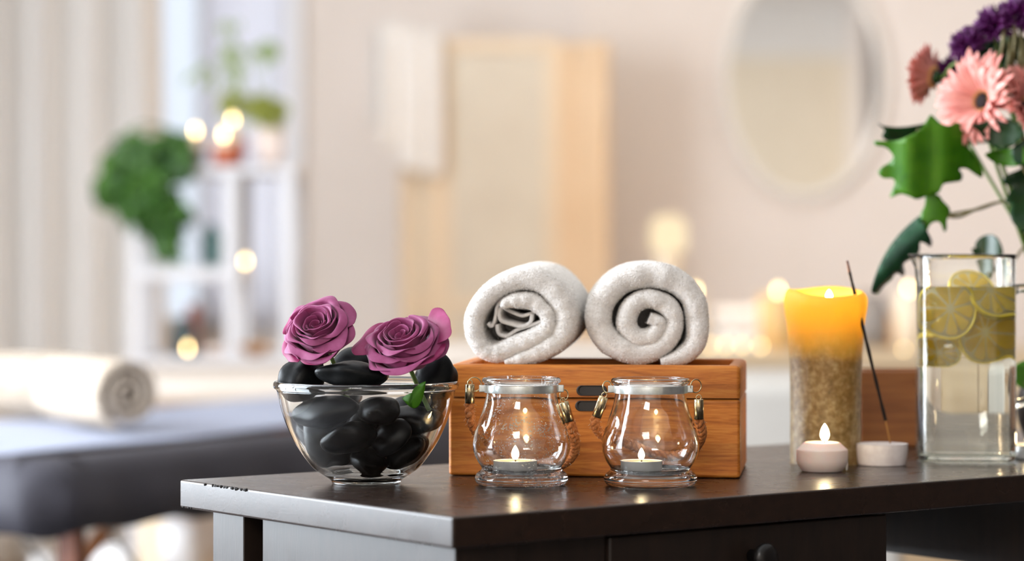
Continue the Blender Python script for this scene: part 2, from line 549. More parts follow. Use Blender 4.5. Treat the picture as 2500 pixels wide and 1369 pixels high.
# ------------------------------------------------------------------ far furnishing
# curtain at the left
yC = 8.35
cx0, cx1 = P(-420, 0, yC).x, P(408, 0, yC).x
rows = []
NX = 260
for i in range(NX + 1):
    t = i / NX
    x = cx0 + (cx1 - cx0) * t
    px = -420 + 828 * t
    ph = 2 * PI * (px - 70) / 118
    col = []
    for j in range(13):
        z = .03 + 2.6 * j / 12
        dep = .085 * math.cos(ph + .25 * math.sin(z * 1.3)) + .018 * math.cos(2 * ph + 1) + .012 * math.sin(px * .021 + z)
        xx = x + .02 * math.sin(ph) - (.035 * (z - .9) * .35 if t > .6 else 0) * (t - .6) / .4
        col.append(Vector((xx, yC + dep, z)))
    rows.append(col)
tag(MB().grid(rows).build('curtain', M['curtain'], solid=.003), 'long beige pleated curtain hanging beside the window at the far left', 'curtain')
tag(MB().tube([(cx0 - .1, yC, 2.66), (P(760, 0, yC).x, yC, 2.66)], .014, 12).build('curtain_rail', M['steel']), 'steel curtain rail carrying the beige curtain above the window', 'rail')

# folding screen
ys = 8.45
scr = thing('folding_screen', 'tall cream folding screen with pale wooden frame against the back wall', 'screen', (P(1230, 0, ys).x, ys, 0))
ztop = P(0, 88, ys).z
def leaf_panel(pxa, pxb, da, db, mat, ztop, wood):
    a = P(pxa, 0, da); b = P(pxb, 0, db)
    d = Vector((b.x - a.x, b.y - a.y, 0)); L = d.length; d.normalize()
    R = Matrix.Rotation(math.atan2(d.y, d.x), 3, 'Z')
    c = Vector(((a.x + b.x) / 2, (a.y + b.y) / 2, 0))
    t = .045
    fr = MB()
    for s in (-1, 1): fr.box(c + d * s * (L / 2 - t / 2) + Vector((0, 0, ztop / 2)), (t, .03, ztop), R, .003, 1)
    for z in (ztop - t / 2, ztop * .5, .1): fr.box(c + Vector((0, 0, z)), (L - 2 * t, .026, t), R, .003, 1)
    f = fr.build('panel_frame', wood, scr)
    MB().box(c + Vector((0, 0, ztop / 2)), (L - 2 * t, .008, ztop - .1), R).build('panel', mat, f, smooth=False)
leaf_panel(978, 1068, 8.50, 8.55, M['screen_panel'], ztop, M['screen_wood'])
leaf_panel(1068, 1364, 8.55, 8.52, M['screen_panel'], ztop, M['screen_wood'])
leaf_panel(1364, 1484, 8.52, 8.42, M['screen_warm'], ztop - .02, M['screen_warm'])

# bath towel hung over the left leaf of the screen
a, b = P(918, 0, 8.46), P(1066, 0, 8.53)
rows = []
zt = ztop + .02
for i in range(33):
    t = i / 32
    p = a.lerp(b, t)
    n = Vector((b.y - a.y, -(b.x - a.x), 0)).normalized()
    col = []
    fl = .01 * math.sin(t * 14) + .006 * math.sin(t * 31 + 1)
    zf = zt + .028 * math.sin(t * PI) * (1 if t < .5 else .4)
    for k in range(25):
        u = k / 24
        if u < .5:
            z = zf - (1 - u / .5) * (.36 + (.02 if t < .3 else .1)); off = .045 + fl * (1 - u)
        else:
            z = zf - ((u - .5) / .5) * .3; off = -.045 + fl * .4
        ang = max(0, 1 - abs(u - .5) / .06)
        z += .028 * ang
        off *= 1 - ang
        col.append(Vector((p.x + n.x * off, p.y + n.y * off, z)))
    rows.append(col)
tag(MB().grid(rows).build('bath_towel', M['cloth_white'], solid=.012, subsurf=1), 'white bath towel hung over the left leaf of the folding screen', 'towel')

# oval wall mirror
ym = YB
mc = P(1962, 195, ym)
kx = ym / F
mir = thing('wall_mirror', 'large oval mirror with pale frame hanging on the back wall', 'mirror', (mc.x, ym, mc.z))
def oval(ax, az, n=96): return [(ax * math.cos(2 * PI * i / n), az * math.sin(2 * PI * i / n)) for i in range(n)]
rows = []
for (da, yo) in ((-.004, -.012), (-.002, -.035), (.012, -.046), (.026, -.035), (.028, -.001), (-.004, -.001)):
    rows.append([mc + Vector((x, yo, z)) for x, z in oval(184 * kx + da, 276 * kx + da)])
recalc(MB().grid(rows, close_u=True, close_v=True).build('frame', M['mirror_frame'], mir))
vs = [mc + Vector((x, -.016, z)) for x, z in oval(184 * kx, 276 * kx)]
MB().add(vs, [tuple(range(len(vs)))[::-1]]).build('mirror_glass', M['mirror'], mir, smooth=False)

# sideboard at the right
ysb = 7.15
zs = P(0, 858, ysb).z
sx0, sx1 = P(1440, 0, ysb).x, P(2760, 0, ysb).x
sb = thing('sideboard', 'long beige sideboard standing along the back wall with candles on it', 'sideboard', ((sx0 + sx1) / 2, ysb + .22, 0))
MB().box(((sx0 + sx1) / 2, ysb + .22, zs - .02), (sx1 - sx0, .46, .04), bevel=.006).build('top', M['sideboard'], sb)
MB().box(((sx0 + sx1) / 2, ysb + .23, (zs - .04 + .1) / 2 + .0), (sx1 - sx0 - .06, .4, zs - .04 - .1), bevel=.004).build('body', M['sideboard'], sb)
nd = 3
for i in range(nd):
    w = (sx1 - sx0 - .1) / nd
    cxx = sx0 + .05 + w * (i + .5)
    dr = MB().box((cxx, ysb + .022, (zs + .06) / 2), (w - .02, .02, zs - .2), bevel=.004).build('door', M['sideboard'], sb)
    MB().lathe([(0, 0), (.012, 0), (.012, .018), (0, .02)], (cxx + w * .4, ysb + .012, zs * .6), 16, Matrix.Rotation(PI / 2, 3, 'X')).build('knob', M['gilt'], dr)
for s in (-1, 1):
    for yy in (.06, .4):
        MB().box(((sx0 + sx1) / 2 + s * ((sx1 - sx0) / 2 - .08), ysb + yy, .05), (.05, .05, .1)).build('foot', M['sideboard'], sb, smooth=False)


def far_flame(p, h=.024, w=.005, parent=None, mat='flame_far'):
    prof = [(0, 0), (w * .7, h * .12), (w, h * .33), (w * .75, h * .6), (w * .3, h * .87), (0, h)]
    return MB().lathe([tuple(q) for q in spline(prof, 4)], p, 12).build('flame', M[mat], parent)


def far_candle(name, px, pyf, d, r, ztable, mat, label, group=None, h=None, flame=True, cat='candle'):
    """flame centre at px,pyf; the body stands on ztable"""
    p = P(px, pyf, d)
    zt = p.z - .016
    t = thing(name, label, cat, (p.x, d, ztable), group)
    H = zt - ztable
    MB().lathe([(0, 0), (r, 0), (r * 1.01, H * .5), (r, H - .002), (r - .002, H), (r * .5, H - .003), (0, H - .004)], (p.x, d, ztable), 24).build('wax', mat, t)
    MB().tube([(p.x, d, zt - .005), (p.x, d, zt + .004)], .0009, 6).build('wick', M['wick'], t)
    if flame: far_flame((p.x, d, zt + .002), *((.016, .0034, t, 'flame_small') if cat == 'tealight' else (.024, .005, t)))
    return t

M['wax_tan'] = plain('tan wax', lin(222, 186, 128), .5, Subsurface_Weight=.3, Subsurface_Radius=(.02, .01, .004))
M['wax_far'] = plain('cream wax', lin(240, 224, 200), .5)
far_candle('pillar_candle', 1900, 706, 7.34, .052, zs, M['wax_tan'], 'broad tan pillar candle on the sideboard behind the tall mottled candle')
far_candle('pillar_candle', 1697, 706, 7.36, .026, zs, M['wax_far'], 'slim cream pillar candle on the sideboard, half hidden by the right rolled towel')
far_candle('pillar_candle', 2219, 702, 7.36, .04, zs, M['wax_far'], 'cream pillar candle on the sideboard glowing just left of the glass pitcher')
for i, (px, py, lb) in enumerate(((1735, 836, 'tealight on the sideboard nearest the right rolled towel, first of a row of four'), (1771, 836, 'second tealight from the rolled towel in the row on the sideboard'), (1812, 836, 'third tealight from the rolled towel in the row on the sideboard'), (1857, 838, 'last tealight of the row on the sideboard, nearest the mottled pillar candle'))):
    far_candle('tealight', px, py, 7.22, .019, zs, M['foil'], lb, 'row of tealights on the sideboard', cat='tealight')
far_candle('tealight', 2206, 848, 7.22, .019, zs, M['foil'], 'single tealight on the sideboard seen beside the pitcher base', None, cat='tealight')
# stacked folded towels
st_lab = ['lowest of the folded white towels stacked on the sideboard', 'middle folded white towel of the stack on the sideboard', 'top folded white towel of the stack on the sideboard']
for k in range(3):
    c = P(1803, 0, 7.45); hgt = .037
    o = MB().box((c.x + .004 * (k - 1), 7.45, zs + .0005 + hgt * (k + .5)), (.17 - .004 * k, .14, hgt - .001), bevel=.016, seg=4).build('folded_towel', M['cloth_white'])
    tag(o, st_lab[k], 'towel', 'folded towels stacked on the sideboard')
# paper lamp / column lamp at px 1630
yl = 7.42
lc = P(1632, 0, yl)
lamp = thing('column_lamp', 'tall cream column lamp glowing at the top on the sideboard', 'lamp', (lc.x, yl, zs))
zl1 = P(0, 532, yl).z
MB().lathe([(0, 0), (.05, 0), (.05, .012), (.036, .02), (.034, zl1 - zs - .10), (.04, zl1 - zs - .095), (0, zl1 - zs - .09)], (lc.x, yl, zs), 32).build('base', M['wax_far'], lamp)
m = Mat('glowing lamp shade'); M['lamp_shade'] = m.done(m.n('Emission', Color=(1, .80, .52, 1), Strength=.85).outputs[0])
MB().lathe([(0, 0), (.05, .003), (.052, .05), (.047, .085), (.03, .1), (0, .104)], (lc.x, yl, zl1 - .094), 32).build('lamp_shade', M['lamp_shade'], lamp)
ll = bpy.data.lights.new('column_lamp_light', 'POINT'); ll.energy = 6; ll.color = (1, .74, .46); ll.shadow_soft_size = .05
llo = bpy.data.objects.new('column_lamp_light', ll); COL.objects.link(llo); llo.location = (lc.x, yl - .02, zl1 + .06)
# dark tan basket + grey vase on the sideboard to the right
c = P(2130, 0, 7.5)
tag(MB().lathe([(0, 0), (.05, 0), (.06, .05), (.052, .1), (.03, .135), (.033, .15), (.03, .15), (.026, .135), (0, .13)], (c.x, 7.5, zs), 32).build('small_vase', M['grey_pot']), 'small grey vase on the sideboard right of the mottled candle', 'vase')
c = P(2190, 0, 7.5)
tag(MB().lathe([(0, 0), (.04, 0), (.045, .04), (.045, .085), (.042, .085), (.042, .04), (0, .01)], (c.x, 7.5, zs), 32).build('candle_cup', M['amber_pot']), 'amber cup on the sideboard behind the single tealight', 'cup')

# second massage bed with a cream cover, across the middle of the room
def hull_bed(name, label, C0, L, W, ln, wd, ztop, parts):
    t = thing(name, label, 'bed', (C0 + L * ln / 2 + W * wd / 2).to_tuple()[:2] + (0,))
    return t
B0 = Vector((P(300, 0, 5.97).x, 5.97, 0)); BL = Vector((1, .12, 0)).normalized(); BW = Vector((-.12, 1, 0)).normalized()
bz = .728
bed2 = thing('treatment_bed', 'cream covered treatment bed standing behind the dark massage table', 'bed', (B0 + BL * .6 + BW * .33))
RB = Matrix((BL, BW, Vector((0, 0, 1)))).transposed()
MB().box(B0 + BL * .6 + BW * .33 + Vector((0, 0, bz - .03)), (1.2, .66, .06), RB, .025, 4).build('cover', M['cloth_bed'], bed2)
MB().box(B0 + BL * .6 + BW * .33 + Vector((0, 0, bz - .105)), (1.16, .62, .09), RB, .01, 2).build('base', M['cloth_brown'], bed2)
for a in (.06, 1.14):
    for b in (.06, .6):
        q = B0 + BL * a + BW * b
        MB().box((q.x, q.y, (bz - .15) / 2), (.05, .05, bz - .15), RB).build('leg', M['screen_wood'], bed2, smooth=False)
c = P(1240, 0, 6.4)
o = MB().box((c.x, 6.42, bz + .0005 + .031), (.62, .3, .062), rotz(7), .026, 4).build('folded_blanket', M['cloth_bed'])
tag(o, 'thick cream folded blanket lying on the far treatment bed behind the rolled towels', 'blanket')
# white ottoman seen right of the bamboo box
oc = P(1960, 0, 4.9)
zo = P(0, 930, 4.75).z
ott = thing('ottoman', 'white upholstered ottoman seen between the bamboo box and the mottled candle', 'ottoman', (oc.x, 5.0, 0))
MB().box((oc.x, 5.0, zo - .13), (.36, .5, .26), None, .03, 4).build('seat', M['cloth_seat'], ott)
MB().box((oc.x, 5.0, (zo - .26 + .08) / 2), (.33, .46, zo - .26 - .08), None, .02, 3).build('base', M['cloth_seat'], ott)
for s in (-1, 1):
    for yy in (-.18, .18): MB().box((oc.x + s * .13, 5 + yy, .04), (.03, .03, .08)).build('leg', M['leg_wood'], ott, smooth=False)

# ------------------------------------------------------------------ plant rack by the window
yr = 6.96
X = lambda px: P(px, 0, yr).x
Z = lambda py: P(0, py, yr).z
rack = thing('plant_rack', 'white stepped wooden plant rack in front of the window', 'rack', (X(510), yr + .15, 0))
for (px, pt, yy) in ((330, 548, yr), (566, 405, yr), (330, 548, yr + .3), (566, 405, yr + .3), (704, 405, yr + .3), (704, 405, yr)):
    z1 = Z(pt)
    MB().box((X(px), yy, z1 / 2), (.036, .03, z1), None, .003, 1).build('post', M['rack_paint'], rack)
for (pa, pb, pt, th) in ((440, 722, 405, .022), (312, 586, 652, .035), (312, 722, 872, .03)):
    MB().box(((X(pa) + X(pb)) / 2, yr + .15, Z(pt) - th / 2), (X(pb) - X(pa), .34, th), None, .003, 1).build('shelf', M['rack_paint'], rack)
zA, zB, zD = Z(405), Z(652), Z(872)


def leaf_cloud(mb, pts, size, rnd, heart=True, fl=.4):
    """one small bent leaf per (position, outward) pair"""
    for p, nrm in pts:
        s = size * rnd.uniform(.7, 1.25)
        R = frame_from(nrm, (0, 0, 1), rnd.uniform(-1, 1) + PI)
        prof = [(0, -.02), (.36, .12), (.46, .38), (.3, .7), (0, 1.0)] if heart else [(0, 0), (.14, .25), (.17, .5), (.1, .8), (0, 1)]
        vs = []
        for (w, l) in prof:
            z = fl * (l - .5) ** 2 * -1
            vs += [R @ Vector((-w * s, l * s, (z + w * .25) * s)) + p, R @ Vector((0, l * s, z * s)) + p, R @ Vector((w * s, l * s, (z + w * .25) * s)) + p]
        fs = []
        for i in range(len(prof) - 1):
            a = i * 3
            fs += [(a, a + 1, a + 4, a + 3), (a + 1, a + 2, a + 5, a + 4)]
        mb.add(vs, fs)


rnd = random.Random(5)
ivy = thing('potted_ivy', 'bushy dark green trailing ivy spilling from a pot at the rack edge', 'plant', (X(448), yr + .12, zA))
MB().lathe([(0, 0), (.036, 0), (.046, .07), (.048, .085), (.042, .085), (.038, .01), (0, .01)], (X(448), yr + .12, zA), 24).build('pot', M['red_wax'], ivy)
pts = []
blobs = [((345, 410), 78, 62, 150), ((300, 425), 52, 60, 70), ((400, 380), 70, 52, 120), ((352, 490), 62, 62, 120), ((405, 520), 46, 66, 70), ((405, 580), 26, 36, 30), ((265, 450), 30, 52, 22), ((320, 350), 42, 34, 36), ((425, 350), 36, 36, 40)]
for (cxp, cyp), rx, ry, n in blobs:
    for _ in range(n):
        a = rnd.uniform(0, 2 * PI); r = math.sqrt(rnd.random())
        p = P(cxp + rx * r * math.cos(a), cyp + ry * r * math.sin(a), yr + .02 + rnd.uniform(-.10, .12))
        pts.append((p, Vector((rnd.uniform(-.8, .5), -1, rnd.uniform(-.4, .9)))))
mb = MB(); leaf_cloud(mb, pts, .045, rnd)
mb.build('foliage', M['ivy'], ivy)
mb = MB()
for tgt in ((300, 470), (345, 540), (405, 590), (270, 440), (390, 470)):
    q0 = Vector((X(448), yr + .12, zA + .08)); q2 = P(tgt[0], tgt[1], yr)
    q1 = (q0 + q2) / 2 + Vector((-.03, -.05, .08))
    mb.tube([Vector(v) for v in spline([q0, q1, q2], 8)], .003, 6)
mb.build('stem', M['stem'], ivy)

fern = thing('potted_fern', 'airy olive green fern in a blush white pot on the top shelf', 'plant', (X(645), yr + .16, zA))
MB().lathe([(0, 0), (.03, 0), (.036, .05), (.038, .108), (.034, .108), (.03, .01), (0, .01)], (X(645), yr + .16, zA), 24).build('pot', M['white_pot'], fern)
pts = []
for (cxp, cyp), rx, ry, n in (((570, 240), 34, 28, 46), ((640, 255), 48, 36, 90), ((668, 270), 26, 36, 36)):
    for _ in range(n):
        a = rnd.uniform(0, 2 * PI); r = math.sqrt(rnd.random())
        pts.append((P(cxp + rx * r * math.cos(a), cyp + ry * r * math.sin(a), yr + .14 + rnd.uniform(-.06, .06)), Vector((rnd.uniform(-.6, .6), -1, rnd.uniform(0, .9)))))
mb = MB(); leaf_cloud(mb, pts, .036, rnd, False, .8); mb.build('foliage', M['fern'], fern)
pts = []
for (cxp, cyp), rx, ry, n in (((655, 112), 34, 20, 14), ((572, 150), 20, 54, 16), ((500, 175), 26, 34, 6), ((550, 60), 40, 40, 5)):
    for _ in range(n):
        a = rnd.uniform(0, 2 * PI); r = math.sqrt(rnd.random())
        pts.append((P(cxp + rx * r * math.cos(a), cyp + ry * r * math.sin(a), yr + .14), Vector((rnd.uniform(-.6, .6), -1, rnd.uniform(0, .9)))))
mb = MB(); leaf_cloud(mb, pts, .045, rnd, False, .8); mb.build('frond', M['pale_frond'], fern)
mb = MB()
for tgt in ((655, 120), (572, 120), (505, 180), (560, 235), (650, 240), (600, 250), (550, 70)):
    q0 = Vector((X(645), yr + .16, zA + .09)); q2 = P(tgt[0], tgt[1], yr + .14); q1 = (q0 + q2) / 2 + Vector((0, 0, .05))
    mb.tube([Vector(v) for v in spline([q0, q1, q2], 6)], .0018, 5)
mb.build('stem', M['pale_frond'], fern)


def cup_candle(px, pyf, d, r, z0, mat, label, hcup, group=None):
    p = P(px, pyf, d)
    t = thing('candle_cup', label, 'candle', (p.x, d, z0), group)
    MB().lathe([(0, 0), (r * .85, 0), (r, hcup), (r * .9, hcup), (r * .8, .006), (0, .006)], (p.x, d, z0), 24).build('cup', mat, t)
    zt = max(p.z - .014, z0 + .012)
    MB().lathe([(0, 0), (r * .78, 0), (r * .78, zt - z0 - .0065), (0, zt - z0 - .0065)], (p.x, d, z0 + .0065), 20).build('wax', M['wax_far'], t)
    MB().tube([(p.x, d, zt - .003), (p.x, d, zt + .004)], .0009, 6).build('wick', M['wick'], t)
    far_flame((p.x, d, zt + .001), parent=t)
    return t
cup_candle(477, 317, yr + .02, .022, zA, M['grey_pot'], 'grey cup candle beside the ivy on the top shelf', .045)
cup_candle(546, 326, yr + .05, .03, zA, M['terracotta'], 'lower terracotta cup candle in the middle of the top shelf', .05)
cup_candle(568, 289, yr + .17, .034, zA, M['terracotta'], 'taller terracotta cup candle behind the lower one on the top shelf', .075)
cup_candle(458, 852, yr + .02, .024, zD, M['dark_teal'], 'dark teal cup candle burning on the lowest shelf of the rack', .012)
# candle on a stand seen through the rack, right of its middle post
p = P(599, 636, yr + .12)
stn = thing('candle_stand', 'slim white candle stand burning to the right of the middle rack post', 'candle', (p.x, yr + .12, zD))
MB().lathe([(0, 0), (.03, 0), (.03, .008), (.006, .014), (.006, p.z - zD - .05), (.02, p.z - zD - .045), (.02, p.z - zD - .04), (0, p.z - zD - .04)], (p.x, yr + .12, zD), 20).build('stand', M['white_paint'], stn)
MB().lathe([(0, 0), (.012, 0), (.012, .026), (0, .026)], (p.x, yr + .12, p.z - .0395), 16).build('wax', M['wax_far'], stn)
far_flame((p.x, yr + .12, p.z - .012), parent=stn)
c = (X(504), yr + .12, zB)
tag(MB().lathe([(0, 0), (.02, 0), (.026, .03), (.026, .085), (.014, .1), (.014, .112), (.011, .112), (.011, .1), (0, .09)], c, 24).build('jug', M['teal']), 'teal glazed jug on the middle shelf of the rack', 'jug')
c = (X(432), yr + .14, zD)
tag(MB().lathe([(0, 0), (.03, 0), (.033, .06), (.018, .085), (.014, .1), (0, .1)], c, 24).build('bottle', M['dark_teal']), 'dark teal bottle standing behind the candle on the lowest shelf', 'bottle')
c = (X(425), yr + .2, zD)
tag(MB().lathe([(0, 0), (.018, 0), (.018, .13), (0, .13)], (X(446), yr + .24, zD), 20).build('red_candle', M['red_wax']), 'unlit dull red candle behind the dark teal bottle', 'candle')
c = (X(612), yr + .1, zD)
tag(MB().lathe([(0, 0), (.02, 0), (.036, .018), (.04, .03), (.036, .03), (.03, .018), (0, .008)], c, 28).build('dish', M['amber_pot']), 'amber dish on the lowest shelf right of the middle post', 'dish')
c = (X(520), yr + .1, zD)
tag(MB().lathe([(0, 0), (.018, 0), (.03, .014), (.034, .024), (.03, .024), (.024, .014), (0, .008)], c, 28).build('dish', M['white_pot']), 'blush dish on the lowest shelf left of the middle post', 'dish')

# white floor vases seen under the massage table
for (px, pt, d, r, lb) in ((430, 1266, 6.35, .062, 'tall white round shouldered floor vase next to the grey side of the dark table'), (286, 1330, 6.15, .058, 'white round shouldered floor vase under the massage table brace'), (105, 1352, 6.25, .026, 'slim white floor vase left of the massage table leg')):
    c = P(px, pt, d)
    H = c.z
    tag(MB().lathe([tuple(q) for q in spline([(0, 0), (r * .8, 0), (r, H * .3), (r * 1.02, H * .6), (r * .98, H - r * .6), (r * .75, H - r * .18), (r * .3, H - .004), (r * .25, H), (0, H - .01)], 4)], (c.x, d, 0), 32).build('floor_vase', M['white_paint']), lb, 'vase', 'white floor vases below the massage table')

# ------------------------------------------------------------------ dark massage table with rolled towels
MZ = .70
C0 = Vector((-.69, 4.02, 0)); ML = Vector((.486, .874, 0)); MW = Vector((-.874, .486, 0))
RM = Matrix((ML, MW, Vector((0, 0, 1)))).transposed()
mt = thing('massage_table', 'wooden massage table with charcoal cover, bright sheen coloured into its top', 'massage table', C0 + ML * .92 + MW * .35)
def MT(a, b, z): return C0 + ML * a + MW * b + Vector((0, 0, z))
# pad and cover: rounded box with a wavy hem
na, nb = 120, 50
rows = []
ring = []
# outline of the rounded rectangle in (a, b)
def rrect(a0, a1, b0, b1, r, n=10):
    out = []
    for (ca, cb, s) in ((a1 - r, b1 - r, 0), (a0 + r, b1 - r, 1), (a0 + r, b0 + r, 2), (a1 - r, b0 + r, 3)):
        for k in range(n + 1):
            t = PI / 2 * (s + k / n)
            out.append((ca + r * math.cos(t), cb + r * math.sin(t)))
    # densify
    o2 = []
    for i, p in enumerate(out):
        q = out[(i + 1) % len(out)]
        L = math.hypot(q[0] - p[0], q[1] - p[1]); n = max(1, int(L / .02))
        o2 += [(p[0] + (q[0] - p[0]) * k / n, p[1] + (q[1] - p[1]) * k / n) for k in range(n)]
    return o2
ol = rrect(0, 1.7, 0, .7, .07)
def off(sc_, z, wav=0, drop=0):
    res = []
    for i, (a, b) in enumerate(ol):
        da, db = a - .85, b - .35
        L = math.hypot(da, db)
        f = math.sin(i * .62) * .8 + math.sin(i * .23 + 1) * .6
        aa = a + (sc_ + wav * f) * (1 if a > 1.63 else -1 if a < .07 else 0); bb = b + (sc_ + wav * f) * (1 if b > .63 else -1 if b < .07 else 0)
        res.append(MT(aa, bb, z + drop * f))
    return res
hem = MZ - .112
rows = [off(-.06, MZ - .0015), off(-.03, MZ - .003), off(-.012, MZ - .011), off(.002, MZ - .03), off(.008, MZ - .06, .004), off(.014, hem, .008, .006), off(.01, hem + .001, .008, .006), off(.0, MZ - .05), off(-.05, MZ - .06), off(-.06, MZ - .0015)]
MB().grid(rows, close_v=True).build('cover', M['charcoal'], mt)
# paler layer over the top, the cover's sheen put into its colour
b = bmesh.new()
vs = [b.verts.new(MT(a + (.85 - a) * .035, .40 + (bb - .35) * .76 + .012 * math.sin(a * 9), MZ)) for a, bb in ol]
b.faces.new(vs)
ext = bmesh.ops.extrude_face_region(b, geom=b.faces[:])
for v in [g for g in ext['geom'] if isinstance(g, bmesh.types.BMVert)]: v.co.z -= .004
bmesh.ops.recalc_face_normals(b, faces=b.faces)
MB().bm(b).build('sheen_top', M['sheen_top'], mt, smooth=False); b.free()
lp = P(174, 1300, 4.22)
for (a, bb, sl) in ((.10, .06, 0), (1.55, .06, 0), (.10, .62, 0), (1.55, .62, 0)):
    p = MT(a, bb, 0)
    if a < 1 and bb < .1: p = Vector((lp.x, lp.y, 0))
    MB().box((p.x, p.y, (MZ - .06) / 2), (.024, .04, MZ - .06), RM, .003, 1).build('leg', M['leg_wood'], mt)
q0, q1 = P(306, 1240, 4.6), P(150, 1420, 4.55)
MB().tube([q0, q1], .014, 8).build('brace', M['brace_wood'], mt)
for a, bb in ((P(225, 1235, 4.45), P(345, 1400, 4.45)), (P(2, 1240, 4.4), P(140, 1420, 4.4))):
    MB().tube([a, bb], .0035, 6).build('cable', M['wire'], mt)

# ================================================================== the dark wooden table in front
TC = Vector((-.048, 2.193, 0))
AU = math.radians(37)
TU = Vector((math.cos(AU), math.sin(AU), 0)); TV = Vector((-math.sin(AU), math.cos(AU), 0))
RT = Matrix((TU, TV, Vector((0, 0, 1)))).transposed()
def T(u, v, z=0): return TC + TU * u + TV * v + Vector((0, 0, TZ + z))
def u_at(px, v):
    k = (px - 1250) / F
    return (k * (TC.y + v * TV.y) - (TC.x + v * TV.x)) / (TU.x - k * TU.y)
def v_at(px, u):
    k = (px - 1250) / F
    return (k * (TC.y + u * TU.y) - (TC.x + u * TU.x)) / (TV.x - k * TV.y)
TL, TD, TH = 1.32, .44, .0262
table = thing('side_table', 'dark lacquered wooden side table carrying the bowl, jars, box and candles', 'table', T(TL / 2, TD / 2, -TZ))
def tbox(u0, u1, v0, v1, z0, z1, bev=.0015, seg=2, mb=None):
    mb = mb or MB()
    return mb.box(T((u0 + u1) / 2, (v0 + v1) / 2, (z0 + z1) / 2), (u1 - u0, v1 - v0, z1 - z0), RT, bev, seg)
tbox(0, TL, 0, TD, -TH, 0, .0022, 3).build('tabletop', M['table_top'], table)
ins = .01
lu1 = u_at(1262, ins)
lv0, lv1 = ins, v_at(1017, ins)
for (u0, u1) in ((ins, lu1), (TL - lu1, TL - ins)):
    tbox(u0, u1, lv0, lv1, -TZ, -TH).build('leg', M['table_body'], table)
vb0, vb1 = v_at(595, ins), v_at(519, ins)
for (u0, u1) in ((ins, lu1), (TL - lu1, TL - ins)):
    tbox(u0, u1, vb0, vb1, -TZ, -TH).build('leg', M['table_body'], table)
# side panel, recessed a little, ends short of the back leg
vp = v_at(640, ins + .006)
tbox(ins + .006, ins + .024, lv1, vp, -.34, -TH).build('side_panel', M['table_body'], table)
# front stile, drawer case, drawer
ud0, ud1 = u_at(1489, ins), u_at(2166, ins)
tbox(lu1, ud0 - .0015, ins + .004, ins + .02, -.34, -TH).build('front_panel', M['table_body'], table)
dr = tbox(ud0, ud1, ins, ins + .02, -.2, -TH - .002, .002).build('drawer', M['table_body'], table)
kp = P(1862, 1352, 2.42)
Mk = frame_from(-TV)
MB().lathe([(0, 0), (.0062, 0), (.0058, .010), (.0085, .0135), (.0125, .0155), (.0132, .019), (.0115, .0225), (.006, .0245), (0, .025)], T(u_at(1835, ins) , ins, 0) * 1 - Vector((0, 0, TZ)) + Vector((0, 0, P(0, 1357, 2.40).z)), 28, Mk).build('knob', M['knob'], dr)
tbox(ud0 + .005, ud1 - .003, ins + .02, TD - .03, -.195, -TH - .004).build('drawer_box', M['table_body'], dr)
ux = u_at(2560, ins)
tbox(ux, ux + .018, ins + .01, TD - .05, -.0985, -TH).build('divider', M['table_body'], table)
tbox(ud1 + .002, TL - lu1, TD - .06, TD - .045, -.0985, -TH).build('back_rail', M['table_body'], table)
# worn chips along the left edge
rnd = random.Random(3)
mb = MB()
for px in (500, 519, 524, 532, 540, 548, 553, 567, 576, 581, 590, 596, 600):
    v = v_at(px, 0) + rnd.uniform(-.001, .001)
    MB().ball(T(0.0002, v, -.0012), (.0011 + rnd.random() * .0008, rnd.uniform(.0008, .0028), rnd.uniform(.0008, .0016)), 2, RT, lump=.5, seed=px).build('edge_chip', M['chip'], table)
for px in (447, 460, 466): MB().ball(T(.0003, v_at(px, 0), -TH + .001), (.001, .0016, .001), 2, RT, lump=.5, seed=px).build('edge_chip', M['chip'], table)

def on(px, py):
    """point of the table top seen at px, py"""
    d = F * (ZC - TZ) / (py - HZ)
    return P(px, py, d)
def zh(py, d): return ZC - (py - HZ) / F * d
E_ = .0004

# ------------------------------------------------------------------ glass bowl with stones and roses
bc = on(894, 1179); db = bc.y; s = db / F
outer_px = [(0, 1176), (76, 1176), (80, 1179.5), (84, 1178), (85, 1175), (92, 1168), (123, 1148), (144, 1125), (172, 1084), (193, 1041), (207, 1000), (216, 962), (219, 952), (225, 947), (227, 940), (225, 933), (220, 930)]
po = [(r * s, zh(y, db) - TZ) for r, y in outer_px]
zb = min(z for r, z in po)
po = [(r, z - zb + E_) for r, z in po]
po_s = [tuple(q) for q in spline(po, 5)]
po_s = [(max(r, 0), max(z, E_)) for r, z in po_s]
inner_px = [(216, 931), (213, 937), (210.5, 950), (200, 1000), (186, 1041), (164.5, 1084), (136, 1124), (112, 1146), (80, 1162), (0, 1166)]
pi_ = [(r * s, zh(y, db) - TZ - zb + E_) for r, y in inner_px]
pi_s = [tuple(q) for q in spline(pi_, 5)]
bowl = MB().lathe(po_s + [(max(r, 0), z) for r, z in pi_s], bc, 128).build('glass_bowl', M['glass'])
recalc(bowl)
tag(bowl, 'clear glass bowl filled with black stones, on the left end of the table', 'bowl')

